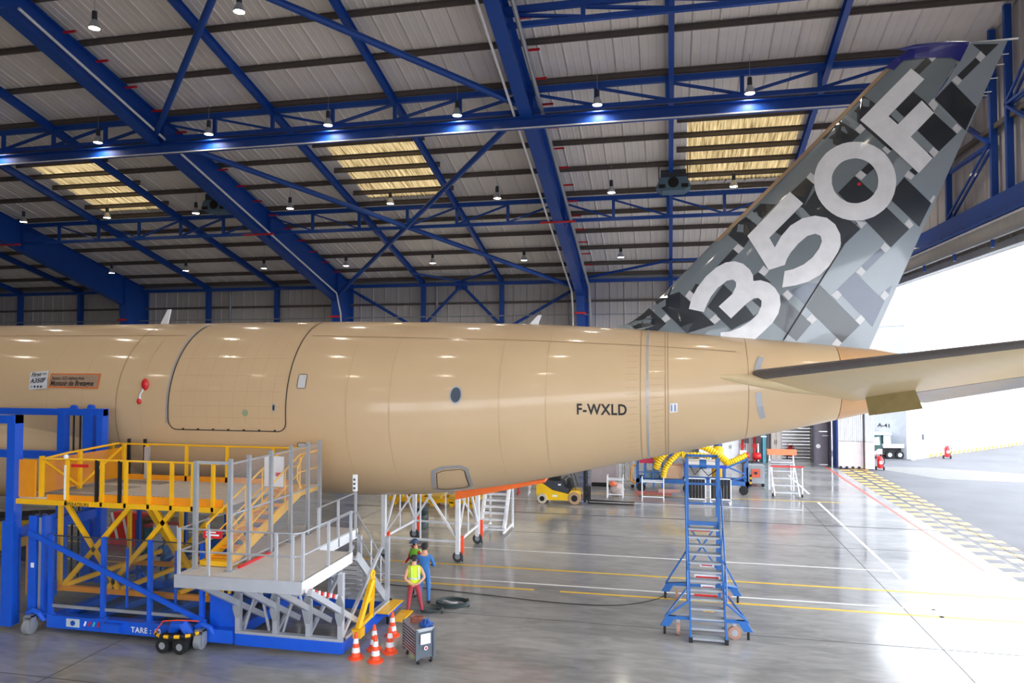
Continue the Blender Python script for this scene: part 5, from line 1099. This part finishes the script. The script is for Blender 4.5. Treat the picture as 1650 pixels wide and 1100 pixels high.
lq('side_brace', MB().bar((-.9, 43.05, 1.5), (-.3, 43.05, .6), .08).bar((-1.85, 43.05, 1.1), (-.4, 43.05, 1.1), .06), LADBLUE)
for x in (-1.6, 1.0, 4.1): lq('wheel', MB().lathe([(.25, -.08), (.25, .08)], (x, 42.95, .25), 16, 'y'), BLACK, smooth=True)
lq('shelf_box', MB().box(-1.4, -.6, 43.2, 43.9, .75, 1.1), mat('box_teal', (120, 150, 160), .5)); lq('panel_crate', MB().box(-.2, .75, 43.2, 44.2, .75, 1.5), mat('panel_tan', (196, 160, 130), .5))
DU = mat('duct_yellow', (244, 204, 24), .5)
def duct(pts, r0=.22):
    P = []; R = []
    for i in range(len(pts)-1):
        p0, p1, p2, p3 = [Vector(pts[min(max(j, 0), len(pts)-1)]) for j in (i-1, i, i+1, i+2)]
        for k in range(10):
            u = k/10; P.append(.5*((2*p1)+(-p0+p2)*u+(2*p0-5*p1+4*p2-p3)*u*u+(-p0+3*p1-3*p2+p3)*u**3)); R.append(r0*(1 if len(R) % 2 else .8))
    return lq('yellow_duct', MB().path(P, R, 12), DU, smooth=False)
duct([(-.75, 43.0, 1.3), (-.5, 43.0, 1.9), (.1, 43.0, 2.45), (.9, 43.1, 2.6)]); duct([(-.35, 42.75, .85), (-.2, 42.75, 1.4), (.25, 42.8, 2.0), (.8, 43, 2.35)], .17)
duct([(.9, 43.1, 2.6), (1.7, 43.2, 2.7), (2.4, 43.2, 2.4), (3.0, 43.1, 2.0), (3.3, 43.0, 1.7)]); duct([(-1.5, 44, 2.3), (-1.0, 43.9, 2.1), (-.7, 43.6, 1.7)], .15); duct([(3.2, 43, 1.75), (3.7, 43, 1.95), (4.3, 43.2, 2.25)], .17); duct([(.7, 42.8, 2.15), (1.5, 42.8, 2.2), (2.3, 42.9, 2.1)], .16)
lq('red_bundle', MB().box(-1.7, -.9, 43.2, 44.2, 1.6, 1.78), mat('magenta_red', (196, 40, 80), .6))
lq('tow_arm', MB().path([(-1.9, 43.2, 1.5), (-2.15, 43.1, 1.4), (-2.2, 43.1, .6), (-1.9, 43.1, .4)], .06, 8), ORA, smooth=True)
# barriers
def barrier(x, y, rz, lb):
    t = thing('crowd_barrier', lb, 'barrier', (x, y, 0), rz, 'black-panelled barriers behind the ladder')
    part(t, 'frame', MB().box(-.55, .55, -.02, .02, 1.28, 1.33).box(-.55, .55, -.02, .02, .2, .25).box(-.55, -.5, -.02, .02, 0, 1.33).box(.5, .55, -.02, .02, 0, 1.33), WHITE, local=True)
    for i in range(6): part(t, 'black_slat', MB().box(-.49+.165*i, -.345+.165*i, -.012, .012, .26, 1.27), BLACK, local=True)
    for sx in (-.45, .45): part(t, 'foot', MB().box(sx-.03, sx+.03, -.3, .3, 0, .05), WHITE, local=True)
barrier(1.35, 39.9, 0, 'black-panelled barrier seen through the blue ladder'); barrier(2.65, 40.0, 0, 'black-panelled barrier right of the blue ladder')
def rack(x, y, w, lb):
    t = thing('white_rack', lb, 'rack', (x, y, 0), group='white tube racks')
    for sx in (0, w):
        for dy in (0, .5): part(t, 'leg', MB().box(sx-.025, sx+.025, dy-.025, dy+.025, 0, 1.25 if sx == 0 or dy else 1.15), WHITE, local=True)
        part(t, 'side_bar', MB().box(sx-.02, sx+.02, 0, .5, 1.0, 1.05).box(sx-.02, sx+.02, 0, .5, .2, .25), WHITE, local=True)
    part(t, 'shelf_bar', MB().box(0, w, -.02, .02, 1.0, 1.05).box(0, w, .48, .52, 1.0, 1.05).box(0, w, -.02, .02, .2, .25), WHITE, local=True)
rack(-3.35, 40.3, .85, 'white tube rack right of the forklift forks'); rack(-1.45, 40.0, 1.15, 'white tube rack in front of the duct dolly')
o = MB().sphere((0, 0, .35), (.4, .25, .35), 12, 8); random.seed(5); o.v = [(a*(1+.15*random.uniform(-1, 1)), b*(1+.15*random.uniform(-1, 1)), max(0, c*(1+.12*random.uniform(-1, 1)))) for a, b, c in o.v]
tag(link('rubble_sack', o.mesh('rubble_sack', mat('sack_pale', (206, 190, 186), .8, var=.2, scale=8), smooth=True), None, (-2.85, 41.3, 0)), 'pale lumpy sack lying behind the white tube rack', 'sack')
tag(link('orange_bag', MB().sphere((0, 0, .15), (.22, .18, .15), 10, 6).mesh('orange_bag', mat('soft_orange', (230, 120, 80), .7), smooth=True), None, (-3.1, 40.95, .55)), 'small orange bag on the pale sack', 'bag')
for i, (x, w_, m, lb) in enumerate(((-1.9, 2.0, mat('plank_red', (168, 92, 84), .6), 'long reddish plank on the floor by the duct dolly'), (-.6, 1.2, mat('plank_pink', (196, 150, 140), .6), 'short pale plank resting on the reddish plank'))):
    single('plank', MB().box(x, x+w_, 41.2, 41.55, .12+.14*i, .26+.14*i).box(x+.1, x+.2, 41.2, 41.55, .0 if i == 0 else .26, .12 if i == 0 else .265), m, lb, 'plank', (x+w_/2, 41.4, 0 if i == 0 else .26))
t = thing('equipment_cabinet', 'grey metal cabinet with yellow warning sticker behind the forklift mast', 'cabinet', (-3.6, 44.5, 0))
lq('body', MB().box(-4.6, -3.1, 44, 45, .25, 1.9), mat('cabinet_mauve', (176, 164, 166), .5)); lq('sticker', MB().box(-3.6, -3.25, 43.98, 44, 1.4, 1.7), YEL); lq('plinth', MB().box(-4.6, -3.1, 44.05, 45, 0, .25), BLACK)
t = thing('mesh_trolley', 'white wire-sided trolley next to the grey cabinet', 'trolley', (-2.5, 44.6, 0))
for y in (44.0, 45.1): lq('side_frame', MB().box(-2.95, -2.1, y-.02, y+.02, 1.85, 1.9).box(-2.95, -2.1, y-.02, y+.02, .25, .3).box(-2.95, -2.9, y-.02, y+.02, .1, 1.9).box(-2.15, -2.1, y-.02, y+.02, .1, 1.9), WHITE)
for i in range(6): lq('wire', MB().box(-2.8+.11*i, -2.785+.11*i, 43.99, 44.01, .3, 1.85), WHITE)
for x in (-2.9, -2.15): lq('wheel', MB().lathe([(.1, -.03), (.1, .03)], (x, 44.0, .1), 12, 'y'), BLACK)
t = thing('long_bench', 'pale blue workbench with dark underside far behind the racks', 'workbench', (-2.2, 50, 0))
lq('top', MB().box(-4.4, -.6, 49.3, 50.4, 1.15, 1.5), mat('bench_blue', (190, 214, 232), .5)); lq('under_shelf', MB().box(-4.4, -.6, 49.35, 50.4, 1.05, 1.15), BLACK)
for x in (-4.3, -.7): lq('leg', MB().box(x-.06, x+.06, 49.4, 49.52, 0, 1.05).box(x-.06, x+.06, 50.2, 50.32, 0, 1.05), GALV)
t = thing('safety_sawhorse', 'red and white folding trestle left of the forklift', 'sawhorse', (-8.0, 40.6, 0))
for i in range(4): lq('leg', MB().bar((-9.0+.6*i, 40.3, 0), (-8.7+.6*i, 40.6, 1.5), .08), RED if i % 2 else WHITE); lq('leg', MB().bar((-8.4+.6*i, 40.9, 0), (-8.7+.6*i, 40.6, 1.5), .08), WHITE if i % 2 else RED)
lq('beam', MB().box(-9.2, -6.5, 40.5, 40.7, 1.4, 1.6), WHITE)
t = thing('yellow_cradle', 'low yellow steel cradle behind the white trestle', 'cradle', (-12, 36.4, 0))
lq('beam', MB().box(-14.5, -9.8, 36.2, 36.4, .18, .42).box(-14.5, -9.8, 37.2, 37.4, .18, .42), YEL)
for i in range(5): lq('saddle', MB().box(-14.3+1.05*i, -13.7+1.05*i, 36.1, 37.4, .42, .55), mat('cradle_ochre', (206, 168, 60), .5)); lq('foot', MB().box(-14.3+1.05*i, -14.1+1.05*i, 36.2, 37.4, 0, .25), YEL)
# white stand with orange pads
t = thing('padded_steps', 'white mobile steps with orange padded top rails at right', 'steps', (6.3, 43.4, 0))
for x in (5.7, 7.0):
    lq('upright', MB().box(x-.04, x+.04, 44.4, 44.48, .1, 2.35), WHITE); lq('stringer', MB().bar((x, 42.4, .1), (x, 44.4, 1.75), .06, .1), WHITE)
for i in range(5): lq('tread', MB().box(5.7, 7.0, 42.5+.4*i, 42.75+.4*i, .25+.34*i, .29+.34*i), ALU)
lq('orange_pad', MB().box(5.55, 7.15, 44.2, 44.55, 2.15, 2.45), mat('pad_orange', (246, 140, 96), .6)); lq('red_rail', MB().box(5.55, 7.3, 42.9, 43.0, 1.62, 1.7), RED); lq('front_post', MB().box(5.6, 5.66, 42.9, 42.96, .05, 1.62).box(7.2, 7.26, 42.9, 42.96, .05, 1.62), WHITE)
for x in (5.65, 7.2): lq('wheel', MB().lathe([(.09, -.03), (.09, .03)], (x, 42.85, .09), 12, 'x'), BLACK)
lq('platform', MB().box(5.7, 7.0, 44.0, 45.2, 1.72, 1.78), ALU); lq('rear_leg', MB().box(5.7, 5.76, 45.1, 45.16, 0, 1.75).box(6.94, 7.0, 45.1, 45.16, 0, 1.75), WHITE)
t = thing('grey_bin_cart', 'grey bin cart with orange warning sign and chevron post', 'cart', (5.1, 46.5, 0))
lq('bin', MB().box(4.6, 5.6, 46, 47, .2, 1.25), mat('bin_grey', (170, 178, 184), .5)); lq('warning_sign', MB().box(4.85, 5.35, 45.96, 45.99, .55, 1.05), mat('sign_coral', (246, 112, 82), .5)); lq('sign_hole', MB().lathe([(.09, -.02), (.09, 0)], (5.1, 45.955, .82), 12, 'y'), DGREY)
for i in range(5): lq('chevron_post', MB().box(4.72, 4.84, 45.7, 45.8, .05+.14*i, .19+.14*i), YEL if i % 2 else BLACK)
for x in (4.7, 5.5): lq('wheel', MB().lathe([(.1, -.04), (.1, .04)], (x, 46, .1), 12, 'y'), BLACK)
t = thing('sign_stand', 'white notice on a thin grey post near the bin cart', 'sign', (4.5, 47.5, 0))
lq('post', MB().box(4.46, 4.54, 47.46, 47.54, 0, 1.7), DGREY); lq('notice', MB().box(4.3, 4.7, 47.4, 47.44, 1.45, 2.0), WHITE); lq('foot', MB().box(4.2, 4.8, 47.3, 47.7, 0, .04), DGREY)
# cabinets and machines by the back wall
for i, (x, w_, h, m, lb) in enumerate(((2.2, 1.5, 2.6, WHITE, 'tall white double cabinet by the back wall'), (3.9, 1.2, 2.3, WHITE, 'shorter white cabinet right of the tall one'), (7.4, .7, 3.2, mat('cab_taupe', (176, 166, 158), .5), 'taupe wall cabinet left of the slatted shutter'))):
    t = thing('wall_cabinet', lb, 'cabinet', (x+w_/2, 57.2, 0)); lq('body', MB().box(x, x+w_, 56.9, 57.6, .05, h), m)
    for j in range(2): d_ = lq('door', MB().box(x+.03+j*w_/2, x+w_/2-.02+j*w_/2, 56.87, 56.9, .12, h-.08), m); lq('handle', MB().box(x+w_/2-.08+j*.12, x+w_/2-.05+j*.12, 56.84, 56.87, h*.45, h*.55), DGREY, d_)
    lq('plinth', MB().box(x+.02, x+w_-.02, 56.95, 57.6, 0, .05), BLACK)
for i, (x, lb) in enumerate(((5.5, 'red pump set with grey pipes by the back wall'), (6.35, 'red valve manifold right of the pump set'))):
    t = thing('pump_set', lb, 'pump', (x, 56.6, 0)); lq('skid', MB().box(x-.35, x+.35, 56.3, 56.9, 0, .15), DGREY); lq('pump_body', MB().lathe([(.2, -.3), (.26, -.2), (.26, .2), (.2, .3)], (x, 56.6, .55), 14, 'x'), RED, smooth=True); lq('riser', MB().tube((x-.15, 56.75, .15), (x-.15, 56.75, 3.4), .08, 10), RED, smooth=True); lq('riser', MB().tube((x+.12, 56.8, .15), (x+.12, 56.8, 3.4), .07, 10), WHITE if i else GALV, smooth=True); lq('valve_wheel', MB().path([(x-.15+.16*math.cos(a), 56.6, 1.3+.16*math.sin(a)) for a in [k*math.pi/6 for k in range(12)]], .03, 6, True), RED, smooth=True)
    lq('control_box', MB().box(x-.05, x+.3, 56.5, 56.65, 1.5, 2.1), mat('box_dark', (70, 60, 62), .5))
t = thing('teal_column_pipe', 'teal and grey vertical ducts left of the taupe cabinet', 'duct', (6.95, 57.3, 0)); lq('duct', MB().box(6.85, 7.1, 57.2, 57.5, 0, 3.6), mat('teal_paint', (80, 160, 180), .5)); lq('duct', MB().box(6.6, 6.82, 57.3, 57.5, 0, 3.6), DGREY); lq('bracket', MB().box(6.55, 7.15, 57.15, 57.2, 1.9, 2.0), WHITE)
t = thing('plant_unit', 'yellow machine with blue motor showing above the ducts', 'machine', (3.0, 46.5, 0)); lq('tank', MB().lathe([(.3, 0), (.35, .1), (.35, 2.2), (.2, 2.35)], (2.9, 46.5, .0), 14), YEL, smooth=True); lq('motor', MB().lathe([(.22, 0), (.24, .1), (.2, .45), (.1, .5)], (2.9, 46.5, 2.35), 12), mat('motor_blue', (50, 90, 150), .4), smooth=True)

# ================================================================== behind and left of the lift
TEAL = mat('teal_cabinet', (42, 110, 128), .5)
t = thing('ground_unit', 'yellow ground power unit with dark sloping lid left behind the lift', 'ground unit', (-24.5, 23.6, 0))
lq('body', MB().prism([(-26.5, .3), (-23.2, .3), (-23.2, 1.55), (-26.5, 1.25)], 'y', 23.0, 24.4), mat('ochre_panel', (196, 160, 30), .5)); lq('lid', MB().prism([(-26.6, 1.27), (-23.1, 1.57), (-23.1, 1.68), (-26.6, 1.4)], 'y', 22.95, 24.45), DGREY)
for x in (-26, -23.7): lq('wheel', MB().lathe([(.28, -.1), (.28, .1)], (x, 23.0, .28), 16, 'y'), BLACK)
for x, w_, h, lb in ((-18.6, 1.3, 1.5, 'teal tool cabinet behind the lift, left one'), (-16.0, 1.2, 1.35, 'teal tool cabinet behind the lift, right one')):
    t = thing('tool_cabinet', lb, 'cabinet', (x+w_/2, 23.3, 0), group='teal tool cabinets'); lq('body', MB().box(x, x+w_, 23, 23.7, .12, h), TEAL); lq('lid', MB().box(x-.02, x+w_+.02, 22.98, 23.72, h, h+.06), RED)
    for j in range(4): lq('drawer', MB().box(x+.05, x+w_-.05, 22.97, 23, .2+j*h*.2, .2+j*h*.2+h*.17), TEAL)
    for xx in (x+.1, x+w_-.1): lq('wheel', MB().lathe([(.06, -.03), (.06, .03)], (xx, 23.1, .06), 10, 'y'), BLACK); lq('wheel', MB().lathe([(.06, -.03), (.06, .03)], (xx, 23.6, .06), 10, 'y'), BLACK)
t = thing('white_screen', 'white display panel on feet behind the worker in the orange helmet', 'panel', (-17.3, 22.4, 0)); lq('board', MB().box(-17.75, -16.8, 22.38, 22.44, .3, 1.75), WHITE); lq('foot', MB().box(-17.7, -17.62, 22.2, 22.6, 0, .3).box(-16.95, -16.87, 22.2, 22.6, 0, .3), GALV)
t = thing('red_barrier', 'red and white water-filled barrier under the fuselage behind the lift', 'barrier', (-21.5, 26, 0)); lq('body', MB().prism([(-22.6, 0), (-20.2, 0), (-20.3, .3), (-20.4, 1.3), (-22.4, 1.3), (-22.5, .3)], 'y', 25.8, 26.2), mat('barrier_red', (226, 60, 50), .5))
for x in (-22.1, -21.6): lq('white_bar', MB().bar((x, 25.78, .2), (x-.3, 25.78, 1.3), .03, .1), WHITE)
t = thing('brown_crate', 'brown wooden crates stacked under the fuselage behind the lift', 'crate', (-19.6, 25, 0))
for i in range(7): lq('board', MB().box(-20.3+.2*i, -20.13+.2*i, 24.6, 25.3, 0, 1.35), mat('brown_wood', (104, 74, 52), .7))

# ================================================================== people
SKIN = mat('skin', (214, 160, 132), .5); DENIM = mat('blue_coverall', (58, 118, 188), .8, var=.1); REDT = mat('brick_trousers', (168, 58, 72), .8, var=.08); DARKT = mat('dark_cloth', (36, 36, 40), .8); REDS = mat('red_sleeve', (178, 30, 44), .8); HAIR = mat('dark_hair', (52, 38, 32), .8); SHOE = mat('dark_shoe', (34, 34, 38), .6); BEARD = mat('beard_brown', (120, 62, 44), .8); SILV = mat('reflective_tape', (205, 210, 215), .3)
def person(label, loc, rotz, H, feet, arms, cloth, vest=None, cap=None, helmet=None, beard=False, turn=0, lean=0):
    """local frame: front is -y. feet: two (x, y); arms: two (elbow, wrist, finger direction)"""
    k = H/1.75
    V = []; E = []; T = []
    def v(p, r, tg, par=None):
        V.append((Vector(p)*k, r*k)); T.append(tg)
        if par is not None: E.append((par, len(V)-1))
        return len(V)-1
    ly = lambda z: -lean*(z-.95)
    pel = v((0, 0, .95), .14, 'leg'); sp = v((0, ly(1.12), 1.12), .13, 'top', pel); chs = v((0, ly(1.32), 1.32), .15, 'top', sp); nb = v((0, ly(1.47)-.005, 1.47), .07, 'skin', chs); hd = v((0, ly(1.58)-.02, 1.575), .088, 'skin', nb); ht = v((0, ly(1.68)-.015, 1.665), .085, 'hair', hd)
    for i, sx in enumerate((-1, 1)):
        fx, fy = feet[i]
        hp = v((sx*.1, 0, .86), .098, 'leg', pel); kn = v((sx*.1+(fx-sx*.1)*.5, fy*.5-.03, .48), .068, 'leg', hp); an = v((fx, fy, .1), .048, 'leg', kn); he = v((fx, fy+.02, .05), .045, 'shoe', an); v((fx*1.05, fy-.17, .04), .04, 'shoe', he)
        el, wr, fd = arms[i]
        sh = v((sx*.185, ly(1.4), 1.4), .068, 'sleeve', chs); e_ = v(el, .047, 'fore', sh); w_ = v(wr, .033, 'fore', e_)
        fd = Vector(fd).normalized(); pm = Vector(wr)+fd*.07; pa = v(pm, .034, 'skin', w_)
        side = fd.cross(Vector((0, 0, 1))); side = side.normalized() if side.length > .1 else Vector((1, 0, 0))
        for j in range(4):
            b = pm+fd*.035+side*(.018*(j-1.5)); L_ = (.055, .068, .064, .048)[j]
            a = v(b, .0095, 'skin', pa); m_ = v(b+fd*L_*.5+Vector((0, -.006, -.004)), .0085, 'skin', a); v(b+fd*L_+Vector((0, -.016, -.012)), .0075, 'skin', m_)
        b = Vector(wr)+fd*.045+side*.035; a = v(b, .011, 'skin', pa); v(b+fd*.04+side*.018, .009, 'skin', a)
    me = bpy.data.meshes.new('body'); me.from_pydata([p for p, r in V], E, []); tmp = bpy.data.objects.new('tmp', me); COL.objects.link(tmp)
    sm = tmp.modifiers.new('skin', 'SKIN'); sm.use_smooth_shade = True; sm.branch_smoothing = .4
    for i, (p, r) in enumerate(V): me.skin_vertices[0].data[i].radius = (r*(1.18 if T[i] in ('top',) else 1), r*(.92 if T[i] == 'top' else 1))
    me.skin_vertices[0].data[0].use_root = True
    ss = tmp.modifiers.new('ss', 'SUBSURF'); ss.levels = 1; ss.render_levels = 1
    dg = bpy.context.evaluated_depsgraph_get(); bm_ = bpy.data.meshes.new_from_object(tmp.evaluated_get(dg)); bpy.data.objects.remove(tmp)
    names = ['top', 'leg', 'sleeve', 'fore', 'skin', 'hair', 'shoe']; bm_.materials.clear()
    for n in names: bm_.materials.append(cloth[n])
    segs = [(V[b][0], V[a][0], T[b]) for a, b in E]
    for p in bm_.polygons:
        c = p.center; best = None
        for a, b, tg in segs:
            ab = b-a; u = max(0, min(1, (c-a).dot(ab)/max(ab.length_squared, 1e-9))); d = (c-(a+ab*u)).length
            if best is None or d < best[0]: best = (d, tg)
        p.material_index = names.index(best[1]); p.use_smooth = True
    t = thing('person', label, 'person', loc, rotz)
    bo = link('body', bm_, t)
    hy = ly(1.62)-.02
    def hp_(n, mb, m):
        # head pieces turn with the head
        mb.v = [tuple(Matrix.Rotation(turn, 3, 'Z') @ (Vector(q)-Vector((0, hy, 0)))+Vector((0, hy, 0))) for q in mb.v]; mb.v = [tuple(Vector(q)*k) for q in mb.v]; return part(t, n, mb, m, True, True)
    hp_('nose', MB().sphere((0, hy-.1, 1.6), (.014, .022, .022), 8, 6), SKIN); hp_('mouth', MB().sphere((0, hy-.085, 1.555), (.025, .01, .007), 8, 4), mat('lips', (150, 84, 78), .6))
    for sx in (-1, 1): hp_('eye', MB().sphere((sx*.032, hy-.083, 1.63), (.012, .008, .008), 8, 6), DARKT); hp_('ear', MB().sphere((sx*.088, hy+.005, 1.61), (.014, .024, .032), 8, 6), SKIN)
    if beard: hp_('beard', MB().sphere((0, hy-.05, 1.54), (.066, .056, .058), 10, 8), BEARD)
    if cap: c_ = hp_('cap', MB().lathe([(.1, 1.64), (.104, 1.68), (.092, 1.73), (.05, 1.76), (.01, 1.765)], (0, hy, 0), 14), cap); hp_('cap_brim', MB().prism([(-.07, hy-.08), (.07, hy-.08), (.06, hy-.17), (0, hy-.19), (-.06, hy-.17)], 'z', 1.645, 1.66), cap)
    if helmet: hp_('helmet', MB().lathe([(.135, 1.655), (.13, 1.665), (.112, 1.67), (.11, 1.72), (.09, 1.77), (.05, 1.795), (.01, 1.8)], (0, hy, 0), 16), helmet)
    if vest:
        rings = [[(w*math.cos(2*math.pi*j/20), ly(z)+d*math.sin(2*math.pi*j/20), z) for j in range(20)] for z, w, d in ((.93, .19, .155), (1.1, .182, .15), (1.25, .2, .162), (1.36, .208, .165), (1.43, .19, .135), (1.465, .12, .09))]
        vm = MB().loft(rings, False); vm.v = [tuple(Vector(q)*k) for q in vm.v]; ve = part(t, 'vest', vm, vest, True, True)
        sb = MB().loft([[(w*math.cos(2*math.pi*j/20), ly(z)+d*math.sin(2*math.pi*j/20), z) for j in range(20)] for z, w, d in ((1.08, .187, .155), (1.13, .189, .157))], False); sb.v = [tuple(Vector(q)*k) for q in sb.v]; part(ve, 'reflective_band', sb, SILV, True, True)
        for sx in (-1, 1):
            sb = MB().path([(sx*.1, ly(1.1)+.165, 1.1), (sx*.1, ly(1.3)+.17, 1.3), (sx*.1, ly(1.42)+.12, 1.44)], .018, 6); sb.v = [tuple(Vector(q)*k) for q in sb.v]; part(ve, 'reflective_band', sb, SILV, True, True)
    return t
person('worker in yellow hi-vis vest and red trousers, hands clasped behind back', (-7.39, 20.5, 0), math.radians(208), 1.72, [(-.25, -.04), (.2, .06)],
       [((-.3, .1, 1.12), (-.1, .2, .98), (1, .1, -.2)), ((.3, .1, 1.12), (.1, .2, .98), (-1, .1, -.2))],
       dict(top=DARKT, leg=REDT, sleeve=DARKT, fore=SKIN, skin=SKIN, hair=HAIR, shoe=SHOE), HIVIS, DARKT, turn=.5, lean=.1)
person('worker in plain blue coverall and dark cap, seen from behind', (-7.42, 21.5, 0), math.radians(185), 1.84, [(-.13, .02), (.14, 0)],
       [((-.3, .0, 1.12), (-.16, -.22, 1.08), (.6, -.8, 0)), ((.3, .0, 1.12), (.16, -.22, 1.08), (-.6, -.8, 0))],
       dict(top=DENIM, leg=DENIM, sleeve=DENIM, fore=DENIM, skin=SKIN, hair=HAIR, shoe=SHOE), None, DARKT, turn=.3)
person('bearded worker in green hi-vis vest, red sleeves and blue cap', (-7.95, 22.15, 0), math.radians(-35), 1.8, [(-.12, 0), (.12, .02)],
       [((-.29, -.02, 1.13), (-.2, -.24, 1.02), (.4, -.9, -.1)), ((.29, -.02, 1.13), (.2, -.24, 1.05), (-.4, -.9, -.1))],
       dict(top=REDS, leg=DARKT, sleeve=REDS, fore=REDS, skin=SKIN, hair=HAIR, shoe=SHOE), GREENVIS, mat('cap_blue', (52, 78, 116), .7), beard=True, turn=-.3)
person('worker in orange helmet and blue overalls standing behind the lift fence', (-16.25, 21.1, 0), math.radians(60), 1.75, [(-.12, 0), (.12, .03)],
       [((-.28, -.05, 1.13), (-.22, -.25, 1.2), (.2, -.9, .3)), ((.28, -.05, 1.13), (.22, -.25, 1.2), (-.2, -.9, .3))],
       dict(top=DENIM, leg=DENIM, sleeve=DENIM, fore=DENIM, skin=SKIN, hair=HAIR, shoe=SHOE), None, None, helmet=mat('helmet_orange', (236, 82, 40), .4, coat=.3))
